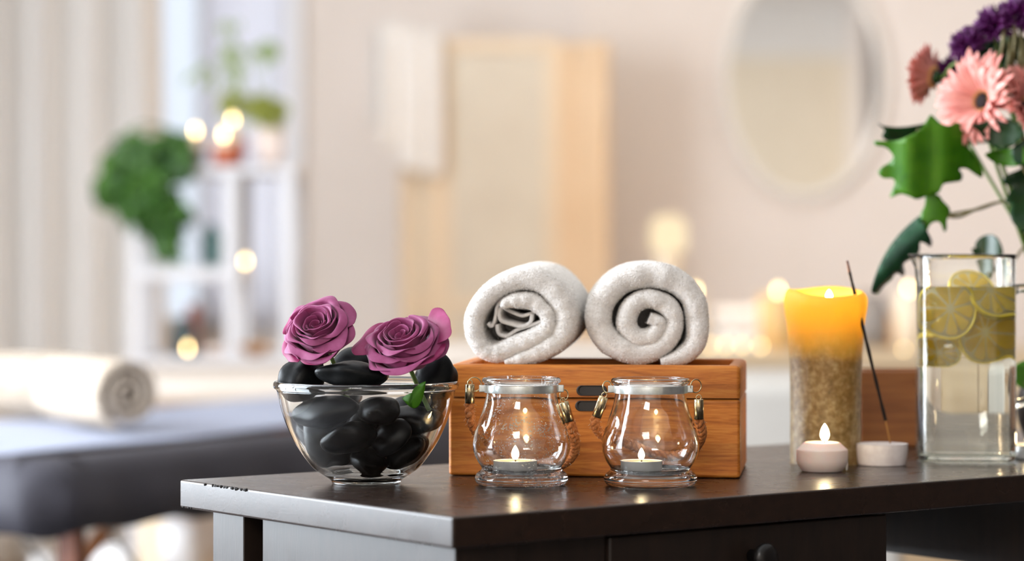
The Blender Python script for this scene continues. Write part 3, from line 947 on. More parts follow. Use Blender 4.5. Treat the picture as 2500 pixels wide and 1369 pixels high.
STONES = [
    (0, (0.025, 0.0194, 0.0124), (0.0379, 0.01125, 0.0272), (0.8921, -0.0211, -0.3466, 0.2891)),
    (1, (0.0256, 0.0175, 0.0128), (-0.0264, 0.02445, 0.02982), (0.0552, -0.3502, 0.8248, -0.4404)),
    (2, (0.0276, 0.0181, 0.0127), (0.00298, -0.02003, 0.02288), (0.2862, 0.57, -0.7174, -0.2803)),
    (3, (0.0222, 0.0161, 0.0096), (0.00547, 0.02514, 0.02032), (0.3223, 0.1615, -0.1723, -0.9167)),
    (4, (0.0319, 0.0224, 0.0154), (-0.03389, -0.00952, 0.04416), (0.4547, 0.4374, -0.3365, 0.6991)),
    (5, (0.0205, 0.0161, 0.0099), (0.03651, -0.02447, 0.03035), (0.2835, -0.1847, 0.9404, 0.0344)),
    (6, (0.0215, 0.015, 0.0111), (0.00133, 0.0485, 0.03575), (0.0585, 0.0941, 0.8395, 0.5319)),
    (7, (0.0259, 0.0181, 0.0128), (-0.01334, -0.04813, 0.04543), (0.9598, -0.2164, -0.0542, -0.1704)),
    (8, (0.0258, 0.0183, 0.0121), (0.01231, 0.01326, 0.04336), (0.0401, -0.4764, 0.8756, -0.0685)),
    (9, (0.0322, 0.0232, 0.0158), (-0.04348, 0.03423, 0.0585), (0.8066, 0.4158, 0.2285, 0.3527)),
    (10, (0.0226, 0.0165, 0.0107), (0.02433, -0.03935, 0.04606), (0.8421, 0.3955, -0.3244, -0.1711)),
    (11, (0.0275, 0.0215, 0.0136), (0.03428, 0.04554, 0.05929), (0.1083, 0.4422, 0.6593, 0.5983)),
    (12, (0.0311, 0.0199, 0.014), (-0.03433, -0.04124, 0.06933), (0.1005, 0.2455, 0.9505, 0.1616)),
    (13, (0.0291, 0.023, 0.0143), (0.04258, -0.00773, 0.05879), (0.0367, 0.0111, 0.0807, -0.996)),
    (14, (0.0215, 0.0161, 0.0101), (-0.00525, 0.04135, 0.05859), (0.3549, -0.6953, -0.6053, -0.1557)),
    (15, (0.0208, 0.0167, 0.0113), (0.06103, 0.0166, 0.07492), (0.0989, -0.6514, -0.4929, 0.5683)),
    (16, (0.0208, 0.0147, 0.0098), (0.00164, 0.01815, 0.06553), (0.8216, -0.4686, -0.3235, -0.0278)),
    (18, (0.023, 0.0153, 0.0115), (-0.00205, -0.01445, 0.05878), (0.1348, -0.7362, -0.5601, -0.3552)),
    (23, (0.0272, 0.0197, 0.0127), (0.01359, -0.04571, 0.07083), (0.6289, 0.0407, -0.0703, 0.7732)),
    (24, (0.0215, 0.0149, 0.0109), (-0.02146, 0.02739, 0.07711), (0.8221, 0.1203, -0.1457, 0.537))]
BO = bc.copy()
def add_stone(i, ax, loc, q, label, group='black massage stones in the glass bowl'):
    b = bmesh.new()
    bmesh.ops.create_icosphere(b, subdivisions=4, radius=1)
    R = Quaternion(q).to_matrix() if len(q) == 4 else q
    for v in b.verts:
        p = v.co.normalized()
        p = p * (1 + noise.noise(p * 1.1 + Vector((i * 7.3, i * 3.1, 0))) * .22)
        v.co = R @ Vector((p.x * ax[0], p.y * ax[1], p.z * ax[2])) + BO + Vector(loc)
    o = MB().bm(b).build('massage_stone', M['stone']); b.free()
    return tag(o, label, 'stone', group)
SL = {12: 'black stone with a pale sheen against the glass at the upper left of the bowl',
      7: 'long black stone against the front glass, left of centre in the bowl',
      10: 'black stone against the front glass, right of centre low in the bowl',
      23: 'rounded black stone just under the rim at the front middle of the bowl',
      2: 'black stone at the very bottom of the bowl in front',
      5: 'black stone low at the right inside the bowl near its foot',
      15: 'black stone just under the right rim inside the bowl',
      13: 'black stone halfway up the right side of the bowl',
      4: 'black stone halfway up the left side of the bowl behind the long one'}

for (i, ax, loc, q) in STONES:
    add_stone(i, ax, loc, q, SL.get(i, 'smooth black massage stone buried deep in the pile inside the glass bowl'))
def rel(px, py, d): return P(px, py, d) - BO
def tilt(rx, ry, rz): return (Matrix.Rotation(math.radians(rz), 3, 'Z') @ Matrix.Rotation(math.radians(ry), 3, 'Y') @ Matrix.Rotation(math.radians(rx), 3, 'X'))
add_stone(40, (.0235, .018, .019), rel(739, 922, 2.489), tilt(0, -35, 20), 'large black stone bulging above the left rim of the bowl, catching the window light')
add_stone(41, (.0335, .021, .0125), rel(862, 917, 2.462), tilt(-14, 7, 4), 'flat black stone lying across the top of the bowl between the roses')
add_stone(42, (.019, .015, .0225), rel(1066, 924, 2.512), tilt(0, 18, 0), 'upright black stone rising at the right rim under the right rose')
add_stone(43, (.026, .02, .0135), rel(878, 884, 2.53), tilt(10, -5, 30), 'black stone heaped behind the two roses at the top of the pile')


def rose(name, label, px, py, d, normal, spin, R, H, seed, guard=(), stem_to=None):
    rn = random.Random(seed)
    c = P(px, py, d)                                  # centre of the opening
    Mx = frame_from(normal, (0, 0, 1), spin)
    base = c - Mx @ Vector((0, 0, H))
    t = thing(name, label, 'rose', base)
    mb = MB()
    NU, NV = 15, 13

    def petal(th, rt, zt, rb, zb_, curl, hw, wob, tip, mbx):
        prof = spline([(.0035, 0), (rb * .78, zb_ * .35), (rb, zb_), (rb + (rt - rb) * .55, zt * .72 + zb_ * .28), (rt, zt), (rt + curl, zt - curl * .55)], 6)
        prof = np.array(prof)
        ph = rn.uniform(0, 6); ph2 = rn.uniform(0, 6)
        rows = []
        for i in range(NU):
            u = -1 + 2 * i / (NU - 1)
            row = []
            vmax = .96 - .26 * abs(u) ** 2.6 + tip * max(0, 1 - abs(u) / .22) - .02 * math.sin(4 * u + ph)
            for j in range(NV):
                v = j / (NV - 1) * min(vmax, 1.0)
                k = v * (len(prof) - 1); a = int(min(k, len(prof) - 2)); f = k - a
                r, z = prof[a] * (1 - f) + prof[a + 1] * f
                wide = hw * (.35 + .65 * min(1, v * 1.9)) * (1 - .25 * max(0, v - .8) / .2 * abs(u))
                ang = th + u * wide
                r2 = r + .0013 * u * (1 + t_out) + wob * v * v * (math.sin(3.1 * u + ph) + .5 * math.sin(7 * u + ph2)) + .0025 * (abs(u) ** 2.5) * t_out * v
                z2 = z + wob * 1.1 * v ** 3 * math.sin(2.6 * u + ph2)
                row.append(base + Mx @ Vector((r2 * math.cos(ang), r2 * math.sin(ang), z2)))
            rows.append(row)
        mbx.grid(rows)
    counts = (2, 3, 4, 4, 5, 5, 5)
    layers = len(counts)
    th = rn.uniform(0, 6)
    for k in range(layers):
        t_ = k / (layers - 1)
        t_out = t_
        n = counts[k]
        for q in range(n):
            th += 2 * PI / n + (.0 if q else rn.uniform(.4, .9))
            rt = (.0050 + (R - .0050) * t_ ** .95) * rn.uniform(.88, 1.08)
            zt = H * (.80 + .26 * math.sin(PI * min(1, t_ * .95 + .08)) - .26 * t_ ** 2.0) * rn.uniform(.94, 1.07)
            rb = .0035 + (R * .80) * t_ ** 1.05
            petal(th, rt, zt, rb, H * (.5 - .1 * t_), (.0004 + .0080 * t_ ** 1.5) * rn.uniform(.4, 1.6), (1.7 - .78 * t_ ** .6) * rn.uniform(.9, 1.12), .0009 + .0021 * t_, .11 * t_, mb)
    o = mb.build('bloom', M['rose'], t, solid=.0004, subsurf=1)
    mb = MB()
    for (ga, rt, zt, curl) in guard:
        t_out = 1.2
        petal(math.radians(ga) - spin, rt, zt, R * .8, H * .4, curl, .62, .0014, .04, mb)
        mb.build('guard_petal', M['rose_edge'], t, solid=.0004, subsurf=1); mb = MB()
    # calyx and stem
    for q in range(5):
        a = q * 2 * PI / 5 + 1
        rows = []
        for j in range(7):
            v = j / 6; w = .0042 * math.sin(PI * min(1, v * .9 + .1)) ** .8 * (1 - v * .7)
            r = .003 + .016 * v - .003 * v * v; z = -.002 + .010 * v * v - .008 * max(0, v - .6)
            ce = Vector((math.cos(a), math.sin(a), 0)); tg = Vector((-math.sin(a), math.cos(a), 0))
            rows.append([base + Mx @ (ce * r + tg * (x * w) + Vector((0, 0, z - abs(x) * -.0008))) for x in (-1, 0, 1)])
        MB().grid(rows).build('sepal', M['stem'], t, solid=.0005, subsurf=1)
    st = MB().lathe([(0, -.004), (.004, -.003), (.0055, .002), (.004, .006), (0, .006)], base, 16, Mx)
    e = stem_to
    mid = base + Mx @ Vector((0, 0, -.014))
    st.tube([Vector(v) for v in spline([base, mid, e], 6)], .0021, 8)
    st.build('stem', M['stem'], t)
    return t
r1 = rose('rose', 'open mauve rose leaning left over the bowl rim, the left and higher bloom', 765, 781, 2.462, (-.26, -.72, .66), .4, .0312, .034, 21, ((150, .033, .018, .005), (262, .032, .014, .004), (215, .033, .014, .006)), P(868, 1010, 2.49))
r2 = rose('rose', 'open mauve rose with a loose outer petal, lying lower at the right of the bowl', 975, 806, 2.452, (-.20, -.58, .79), 1.3, .034, .035, 8, ((36, .047, .025, .001), (-30, .038, .018, .002), (168, .044, .020, .004)), P(1046, 1000, 2.47))
# small pointed green leaf of the right rose under the rim
mb = MB()
rows = []
for j in range(9):
    v = j / 8; w = .0075 * math.sin(PI * v) ** .8
    c = P(1040 - 60 * v, 930 + 50 * math.sin(v * 2.2) , 2.436 + .01 * v)
    rows.append([c + Vector((x * w * .5, -.002 * (1 - abs(x)), -x * w)) for x in (-1, -.5, 0, .5, 1)])
mb.grid(rows).build('leaf', M['leaf_bright'], r2, solid=.0005, subsurf=1)

# ------------------------------------------------------------------ bamboo box
aB = math.radians(-7)
BX = Vector((math.cos(aB), math.sin(aB), 0)); BY = Vector((-math.sin(aB), math.cos(aB), 0))
RBx = Matrix((BX, BY, Vector((0, 0, 1)))).transposed()
bo = P(1449, 1165.5, 2.571); bo.z = TZ
bw, bd, bh = .2785, .165, .1068
zsplit = zh(972, 2.571) - TZ
def BP(x, y, z): return bo + BX * x + BY * y + Vector((0, 0, z))
box_t = thing('bamboo_box', 'closed bamboo box with two black finger slots carrying the rolled towels', 'box', BP(0, bd / 2, 0))
MB().box(BP(0, bd / 2, (zsplit - .0006) / 2 + E_), (bw, bd, zsplit - .0006), RBx, .0035, 3).build('body', M['bamboo'], box_t)
# lid: frame with a recessed panel
lid = MB()
fz, fwid = bh - zsplit, .0125
rows = []
def rr(hx, hy, r, z, n=5):
    out = []
    for s, (sx, sy) in enumerate(((1, 1), (-1, 1), (-1, -1), (1, -1))):
        for k in range(n + 1):
            t = PI / 2 * (s + k / n)
            out.append(BP(sx * (hx - r) + r * math.cos(t), bd / 2 + sy * (hy - r) + r * math.sin(t), z))
    return out
hx, hy = bw / 2, bd / 2
prof = [(0, zsplit + .0008, .004), (0, bh - .005, .004), (.0007, bh - .0025, .004), (.002, bh - .0008, .004), (.0045, bh, .004), (fwid - .002, bh, .003), (fwid, bh - .0015, .003), (fwid, bh - .0065, .003), (fwid, zsplit + .0008, .003)]
rows = [rr(hx - i, hy - i, r, z) for i, z, r in prof]
lid.grid(rows + [rows[0]], close_v=True)
lo_ = lid.build('lid', M['bamboo'], box_t, angle=40)
MB().box(BP(0, bd / 2, bh - .0095), (bw - 2 * fwid + .002, bd - 2 * fwid + .002, .006), RBx).build('lid_panel', M['bamboo'], lo_, smooth=False)
def slot(px, py, par):
    c = P(px, py, 2.5715)
    off = (c - BP(0, 0, 0)).dot(BX)
    z = c.z - TZ
    b = bmesh.new()
    ring = []
    for k in range(28):
        t = 2 * PI * k / 28
        x = (.0097 if math.cos(t) > 0 else -.0097) + .005 * math.cos(t); zz = .005 * math.sin(t)
        ring.append((x, zz))
    rows = [[BP(off + x * f, yy, z + zz * f) for x, zz in ring] for f, yy in ((1, .001), (1, -.0011), (.97, -.0017), (.86, -.0015), (.80, -.0006))]
    mb = MB().grid(rows, close_v=True)
    mb.add(rows[-1], [tuple(range(28))[::-1]])
    recalc(mb.build('finger_slot', M['slot'], par))
slot(1445, 953, lo_); slot(1442, 990.5, box_t)


# ------------------------------------------------------------------ rolled towels
def roll(name, label, cpx, d0, main, ribbons, z_off, yaw, pitch, length, seed, cat='towel', pile=26000, group=None, mat='terry', pilem='pile', pl=.0014, nl=5):
    """main/ribbons: centrelines (px, py, thickness px) of the cloth seen end-on; the roll runs back from there"""
    rn = random.Random(seed); nr = np.random.default_rng(seed)
    c0 = P(cpx[0], cpx[1], d0) + Vector((0, 0, z_off))
    k = d0 / F
    ax = Vector((math.sin(yaw) * math.cos(pitch), math.cos(yaw) * math.cos(pitch), math.sin(pitch)))
    ex = Vector((math.cos(yaw), -math.sin(yaw), 0)); ez = ex.cross(ax); ez = ez if ez.z > 0 else -ez
    mb = MB(); PIL = []

    def band(line, front, ncap, n=10, shrink=1):
        pts = spline(line, n)
        N = len(pts)
        prof = []
        for j in range(ncap + 1):                      # front rounded edge, from outer side over the edge to the inner
            t = PI * j / ncap
            prof.append((math.cos(t), 1 - math.sin(t) ** .8))
        xs = np.array([[p[0], p[1]] for p in pts])
        th = np.array([max(p[2], 2) for p in pts]) * k * shrink
        rows = []
        for i in range(N):
            tg = xs[min(i + 1, N - 1)] - xs[max(i - 1, 0)]
            tg = tg / (np.linalg.norm(tg) + 1e-9)
            nm = np.array([-tg[1], tg[0]])
            cx, cz = (xs[i][0] - cpx[0]) * k, -(xs[i][1] - cpx[1]) * k
            fr = front + .0018 * noise.noise(Vector((i * .18, seed, front * 100)))
            h = th[i] / 2
            row = []
            # back end, outer side, front edge, inner side, back end
            seq = [(1, length - .004, .55), (1, length - .012, .9)] + [(1, fr + h + (length - .02 - fr - h) * (1 - q / nl), 1) for q in range(1, nl)]
            seq += [(o, fr + h * e, None) for o, e in prof]
            seq += [(-1, fr + h + (length - .02 - fr - h) * q / nl, 1) for q in range(1, nl)] + [(-1, length - .012, .9), (-1, length - .004, .55)]
            for o, dep, f in seq:
                off = o * h * (1 if f is None else f)
                x = cx + nm[0] * off; z = cz - nm[1] * off
                w = .0011 * noise.noise(Vector((x * 60, z * 60, dep * 40 + seed)))
                row.append(c0 + ex * (x + w) + ez * (z + w) + ax * dep)
            rows.append(row)
        mb.grid(rows, close_v=True)
        A = [tuple(range(0, len(rows[0])))]
        mb.add(rows[0], [tuple(range(len(rows[0])))]); mb.add(rows[-1], [tuple(range(len(rows[-1])))[::-1]])
        PIL.append(rows)
    band(main, 0, 8)
    for rb in ribbons: band(rb[1:], rb[0], 4, 6)
    # the inner folds close the roll deep inside
    loop = [(p[0], p[1]) for p in spline(main[1:12], 6)]
    lx, lz = sum(p[0] for p in loop) / len(loop), sum(p[1] for p in loop) / len(loop)
    for dep in (length * .35, length * .35 + .004):
        ring = [c0 + ex * ((x - cpx[0]) * k) + ez * (-(y - cpx[1]) * k) + ax * dep for x, y in loop]
        cen_ = c0 + ex * ((lx - cpx[0]) * k) + ez * (-(lz - cpx[1]) * k) + ax * dep
        mb.add(ring + [cen_], [(i, (i + 1) % len(ring), len(ring)) for i in range(len(ring))])
    o = recalc(mb.build(name, M[mat], None))
    tag(o, label, cat, group)
    # loops of the pile, scattered over the cloth surface that can be seen
    V, Fc = [], []
    rows = PIL[0]
    quads = []
    for i in range(len(rows) - 1):
        for j in range(len(rows[0]) - 1):
            a, b2, c2, d2 = rows[i][j], rows[i][j + 1], rows[i + 1][j + 1], rows[i + 1][j]
            n_ = (b2 - a).cross(d2 - a)
            quads.append((a, b2, c2, d2, n_.length, n_))
    L = np.array([q[4] for q in quads]); cum = np.cumsum(L) / L.sum()
    cen = np.array([sum((r_[0] for r_ in rows), Vector()) / len(rows)][0])
    idx = np.searchsorted(cum, nr.random(pile))
    R = nr.random((pile, 6))
    sgn = PIL_SIGN(rows)
    for m_, qi in enumerate(idx):
        a, b2, c2, d2, ln, n_ = quads[min(qi, len(quads) - 1)]
        u, v = R[m_, 0], R[m_, 1]
        p = a * (1 - u) * (1 - v) + b2 * u * (1 - v) + c2 * u * v + d2 * (1 - u) * v
        n2 = (n_ / ln) * sgn
        t1 = (b2 - a).normalized(); t2 = n2.cross(t1)
        an = R[m_, 2] * 2 * PI
        lean = (t1 * math.cos(an) + t2 * math.sin(an)) * (R[m_, 3] * .9)
        dr_ = (n2 + lean).normalized() * (pl * (.6 + .8 * R[m_, 4]))
        sd = n2.cross(lean + t1 * .01).normalized() * (.00016 + .00012 * R[m_, 5])
        base = p - n2 * .0004
        i0 = len(V)
        V += [base - sd, base + sd, base + dr_ * .6 + sd * 1.1, base + dr_, base + dr_ * .6 - sd * 1.1]
        Fc.append((i0, i0 + 1, i0 + 2, i0 + 3, i0 + 4))
    pm = MB().add(V, Fc)
    tag(pm.build('pile', M[pilem], o), kind='stuff')
    return o


def PIL_SIGN(rows):
    # the first column lies on the outer side; outward means away from the band's middle
    i = len(rows) // 2
    r = rows[i]
    mid = sum(r, Vector()) / len(r)
    n_ = (r[3] - r[2]).cross(rows[i + 1][2] - r[2])
    return 1 if n_.dot(r[2] - r[-3]) > 0 else -1


def zpx(ox, pts, s_=4.564): return [(ox + x / s_, 620 + y / s_, t) for x, y, t in pts]
dT = 2.588
right_main = [(1613, 885, 16), (1661, 872, 38), (1698, 840, 48), (1705, 782, 54), (1689.5, 723, 56), (1641, 682, 60), (1578, 671.5, 62), (1512, 690, 62), (1467, 743, 62), (1466, 802, 62), (1507.6, 847, 58), (1570, 863, 52), (1626, 836, 46), (1648, 786.5, 42), (1630, 747, 44), (1586.5, 729, 44), (1545, 747, 46), (1530, 788, 46), (1552, 822, 42), (1592, 822, 42), (1610, 790, 34), (1585, 776, 26)]
left_main = zpx(1100, [(600, 1215, 14), (800, 1165, 34), (1010, 1080, 48), (1190, 960, 54), (1275, 800, 56), (1260, 600, 56), (1130, 400, 56), (900, 285, 54), (650, 310, 52), (420, 450, 50), (265, 670, 46), (245, 880, 44), (340, 1060, 40), (500, 1110, 44), (700, 1030, 48), (920, 940, 46), (1070, 830, 40), (1060, 660, 38), (920, 545, 40), (740, 520, 38), (620, 545, 26), (570, 600, 14)])
lrib = [[.012] + zpx(1100, [(590, 560, 11), (530, 640, 9), (545, 740, 9), (640, 780, 10), (780, 812, 10), (868, 770, 9), (888, 680, 9)]),
        [.016] + zpx(1100, [(590, 620, 9), (680, 668, 9), (770, 700, 9), (860, 680, 9), (960, 640, 9)]),
        [.014] + zpx(1100, [(500, 790, 10), (520, 890, 9), (590, 920, 9), (640, 905, 9), (740, 845, 9), (900, 800, 9), (1010, 755, 9)]),
        [.012] + zpx(1100, [(395, 780, 9), (435, 810, 9), (470, 760, 8), (490, 680, 8), (500, 600, 9), (545, 490, 9)])]
roll('rolled_towel', 'rolled white towel on the bamboo box, left one with loose folds at its core', (1270, 778), dT, left_main, lrib, 0, math.radians(5.9), math.radians(1.6), .2, 4, pile=140000, group='rolled towels on the bamboo box')
roll('rolled_towel', 'rolled white towel on the bamboo box, right one wound in a tight spiral', (1583, 767), dT, right_main, [], 0, math.radians(1.4), math.radians(0), .2, 9, pile=140000, group='rolled towels on the bamboo box')


def spiral(cx, cy, R0, th, turns, start):
    out = []
    n = int(turns * 12)
    for i in range(n + 1):
        f = i / 12
        r = R0 - th / 2 - th * f * 1.0
        if r < th * .35: break
        a = start + 2 * PI * f
        out.append((cx + r * math.cos(a), cy + r * math.sin(a), th * .74 * (min(1, .4 + i * .3))))
    return out
roll('rolled_towel', 'rolled cream towel lying on the massage table with its spiral end facing the room', (316, 962), 4.585, spiral(316, 962, 99, 28, 4, 1.9), [], 0, math.radians(-31), 0, .3, 14, pile=3000, group='rolled towels on the massage table', mat='cloth_natural', pilem='cloth_natural', pl=.003)
roll('rolled_towel', 'rolled white towel on the massage table lying behind the other, cut by the left edge', (175, 937), 4.97, spiral(175, 937, 90, 26, 4, 1.9), [], 0, math.radians(-78), 0, .36, 15, pile=3000, group='rolled towels on the massage table', mat='cloth_natural', pilem='cloth_natural', pl=.003)

# ------------------------------------------------------------------ tealights and lantern jars
def flame(base, h, w, parent, name='flame', mat='flame'):
    prof = [(0, 0), (w * .55, h * .06), (w * .95, h * .25), (w, h * .42), (w * .82, h * .63), (w * .48, h * .83), (w * .2, h * .95), (0, h)]
    return MB().lathe([tuple((max(q[0], 0), q[1])) for q in spline(prof, 5)], base, 20).build(name, M[mat], parent)


def tealight(px, pyt, d, r, h, z0, label, hf, group=None):
    c = Vector(((px - 1250) / F * d, d, z0))
    t = thing('tealight', label, 'tealight', c, group)
    MB().lathe([(0, .0002), (r - .001, .0002), (r, .001), (r, h - .0004), (r + .0006, h), (r - .0002, h + .0002), (r - .0004, .0012), (0, .0012)], c, 48).build('cup', M['foil'], t)
    MB().lathe([(0, .0013), (r - .0006, .0013), (r - .0006, h - .0006), (r - .002, h - .0010), (0, h - .0012)], c, 48).build('wax', M['wax_melt'], t)
    MB().tube([c + Vector((0, 0, h - .003)), c + Vector((.0002, 0, h + .003))], .0007, 8).build('wick', M['wick'], t)
    flame(c + Vector((0, 0, h + .0008)), hf, hf * .29, t)
    return t


def jar(px, pyb, label, dmg):
    c = on(px, pyb); d = c.y; k = d / F
    zz = lambda y: zh(y, d) - TZ
    # outline at the jar's axis, measured from the photograph (half widths, rows)
    pr = [(0, 1180), (60, 1180), (70, 1184.5), (98, 1184.5), (107, 1182), (113, 1174), (113.5, 1165), (109, 1156), (101, 1149.5), (97.5, 1144), (100, 1138), (108, 1127), (115, 1112), (118.5, 1096), (118, 1075), (112, 1049), (103.5, 1025), (94.5, 1000), (88.5, 976), (85.5, 958), (85, 946), (87, 940), (94, 936), (97, 930), (94, 924.5), (89, 922.5)]
    P1 = [(r * k, zz(y)) for r, y in pr]
    zb = min(z for r, z in P1)
    P1 = [(r, z - zb + E_) for r, z in P1]
    so = [(max(a, 0), max(b, E_)) for a, b in spline(P1, 5)]
    pi = [(84, 922.5), (80, 925), (79, 932), (79.5, 946), (80.5, 958), (83.5, 976), (89.5, 1000), (98.5, 1025), (107, 1049), (112.5, 1075), (113, 1096), (109.5, 1112), (103, 1126), (95, 1137), (88, 1148), (84, 1158), (72, 1166), (0, 1168)]
    P2 = [(r * k, zz(y) - zb + E_) for r, y in pi]
    si = [(max(a, 0), b) for a, b in spline(P2, 5)]
    t = thing('lantern_jar', label, 'lantern', c)
    recalc(MB().lathe(so + si, c, 96).build('glass_jar', M['dusty_glass' if dmg else 'glass'], t))
    # metal band round the neck
    rb = 89.5 * k
    z0b, z1b = zz(958) - zb, zz(939.5) - zb
    band = recalc(MB().lathe([(rb, z0b), (rb + .0006, z0b), (rb + .0009, (z0b + z1b) / 2), (rb + .0006, z1b), (rb, z1b), (rb, z0b)], c, 96).build('neck_band', M['steel'], t, angle=30))
    zm = (z0b + z1b) / 2
    for sx in (-1, 1):
        MB().box(c + Vector((sx * (rb + .0025), -.002, zm)), (.0055, .007, (z1b - z0b) * .92), None, .0007, 2).build('clasp', M['steel'], band)
    return t, c, d, zm


def hoop(cp, r, normal, wire, par, name='ring', mat='gilt'):
    R = frame_from(normal)
    pts = [cp + R @ Vector((r * math.cos(2 * PI * i / 28), r * math.sin(2 * PI * i / 28), 0)) for i in range(28)]
    return MB().tube(pts, wire, 8, closed=True).build(name, M[mat], par)


def ferrule(a, b, r, par):
    ax = (b - a); L = ax.length
    R = frame_from(ax)
    o = MB().lathe([(0, 0), (r * .9, 0), (r, .0006), (r, L), (r * .8, L), (r * .8, L - .002), (0, L - .002)], a, 32, R).build('ferrule', M['gilt'], par)
    up = -ax.normalized()
    hoop(a + up * .0016, .0023, Vector((0, 1, 0)), .0005, o, 'eyelet')
    return o


def rope(pts, r, par, frayed=None):
    pts = [Vector(p) for p in spline(pts, 14)]
    n = len(pts)
    mb = MB()
    # arc length
    s = [0]
    for a, b in zip(pts, pts[1:]): s.append(s[-1] + (b - a).length)
    prev = None; fr = []
    for i, p in enumerate(pts):
        tg = (pts[min(i + 1, n - 1)] - pts[max(i - 1, 0)]).normalized()
        nrm = tg.cross(Vector((0, 1, 0))) if prev is None else prev - tg * prev.dot(tg)
        nrm.normalize(); prev = nrm
        fr.append((tg, nrm, tg.cross(nrm)))
    for st in range(3):
        path = []
        for i, p in enumerate(pts):
            a = 2 * PI * (s[i] / .019) + st * 2 * PI / 3
            path.append(p + (fr[i][1] * math.cos(a) + fr[i][2] * math.sin(a)) * r * .5)
        mb.tube(path, r * .56, 10)
    rn = random.Random(int(abs(pts[0].x) * 1e4))
    o = mb.build('rope', M['rope'], par)
    fz = MB()
    for _ in range(130):
        i = rn.randrange(n)
        a = rn.uniform(0, 2 * PI)
        dirr = (fr[i][1] * math.cos(a) + fr[i][2] * math.sin(a))
        p0 = pts[i] + dirr * r * .85
        p1 = p0 + dirr * rn.uniform(.0008, .003) + fr[i][0] * rn.uniform(-.004, .004)
        fz.tube([p0, p1], .00014, 3, cap=False)
    fz.build('frayed_fibre', M['jute_pale'], o)
    return o


jl, cl, dl, zml = jar(1273, 1183.5, 'lantern jar with rope handle, dusty glass, the left one next to the bowl', 1)
jr_, cr, drr, zmr = jar(1588, 1185, 'lantern jar with rope handle, clear glass, the right one of the two', 0)
for (jt, c, d, R_, Lf, Rf, pathpx) in (
    (jl, cl, d_l := dl, ((1158, 938, 17, .25), (1377, 964, 13, 1.0)), ((1147, 938), (1147, 984)), ((1376, 981), (1391, 1029)),
     [(1147, 982, .0), (1147, 1010, .006), (1160, 1050, .024), (1205, 1098, .060), (1290, 1132, .0665), (1365, 1136, .060), (1402, 1105, .036), (1402, 1062, .012), (1391, 1027, .0)]),
    (jr_, cr, drr, ((1482, 944, 14, 1.0), (1699, 942, 16, .8)), ((1474, 968), (1456, 1018)), ((1706, 974), (1706, 1023)),
     [(1457, 1016, .0), (1452, 1035, .004), (1470, 1062, .024), (1520, 1080, .054), (1580, 1101, .062), (1640, 1112, .062), (1690, 1100, .048), (1714, 1062, .016), (1706, 1022, 0)])):
    for (hx_, hy_, hr, tw) in R_:
        hoop(P(hx_, hy_, d - .002), hr * d / F, Vector((tw * .8, -1, 0)), .00055, jt)
    fa = ferrule(P(*Lf[0], d), P(*Lf[1], d), .0045, jt)
    fb = ferrule(P(*Rf[0], d), P(*Rf[1], d), .0045, jt)
    rope([P(x, y, d + o) for x, y, o in pathpx], .0044, jt)
tealight(1258, 0, dl - .004, .0200, .0132, TZ + .0102, 'lit tealight inside the left lantern jar', .0125, 'tealights in the lantern jars')
tealight(1566, 0, drr - .002, .0190, .0138, TZ + .0098, 'lit tealight inside the right lantern jar', .0105, 'tealights in the lantern jars')

# ------------------------------------------------------------------ pillar candle
pc = on(2016, 1130); dp = pc.y; k = dp / F
def ppz(y): return zh(y, dp) - TZ
po = [(0, 1130), (82, 1130), (85, 1128), (86, 1080), (86, 1000), (88, 900), (91, 830), (94, 790), (99, 762), (102, 738), (100, 718), (93, 708)]
pin = [(84, 710), (78, 722), (75, 745), (73, 780), (66, 812), (40, 818), (0, 819)]
pr = [(r * k, ppz(y) - ppz(1130) + E_) for r, y in po]; pr2 = [(r * k, ppz(y) - ppz(1130) + E_) for r, y in pin]
pill = thing('pillar_candle', 'tall mottled pillar candle with a glowing honey coloured melted top', 'candle', pc)
rn = random.Random(2)
def wavy(a, z):
    g = 1 + .018 * noise.noise(Vector((math.cos(a) * 1.6, math.sin(a) * 1.6, z * 18))) + .012 * noise.noise(Vector((math.cos(a) * 5, math.sin(a) * 5, z * 70)))
    return g
mb = MB().lathe([tuple(q) for q in spline(pr, 6)] + [(max(q[0], 0), q[1]) for q in spline(pr2, 5)], pc, 96, rfun=wavy)
# the rim has sagged towards the front and stands up at the left and right
for i, (x, y, z) in enumerate(mb.v):
    zr = z - pc.z
    if zr > .15:
        a = math.atan2(y - pc.y, x - pc.x)
        front = max(0, math.cos(a + PI / 2 - .35)) ** 1.5
        mb.v[i] = (x, y, z - (zr - .15) / .025 * (.0062 * front - .002 * max(0, math.cos(a - PI / 2)) + .0012 * math.sin(3 * a + 1)))
recalc(mb.build('wax', M['pillar'], pill))
wz = ppz(735) - ppz(1130)
MB().tube([pc + Vector((.003, 0, ppz(818) - ppz(1130))), pc + Vector((.0034, 0, wz))], .0009, 8).build('wick', M['wick'], pill)
flame(pc + Vector((.0034, 0, wz)), .0115, .0036, pill)
pl_ = bpy.data.lights.new('pillar_flame_light', 'POINT'); pl_.energy = .20; pl_.color = (1, .70, .34); pl_.shadow_soft_size = .004
plo = bpy.data.objects.new('pillar_flame_light', pl_); COL.objects.link(plo); plo.location = pc + Vector((.0034, 0, wz + .017))

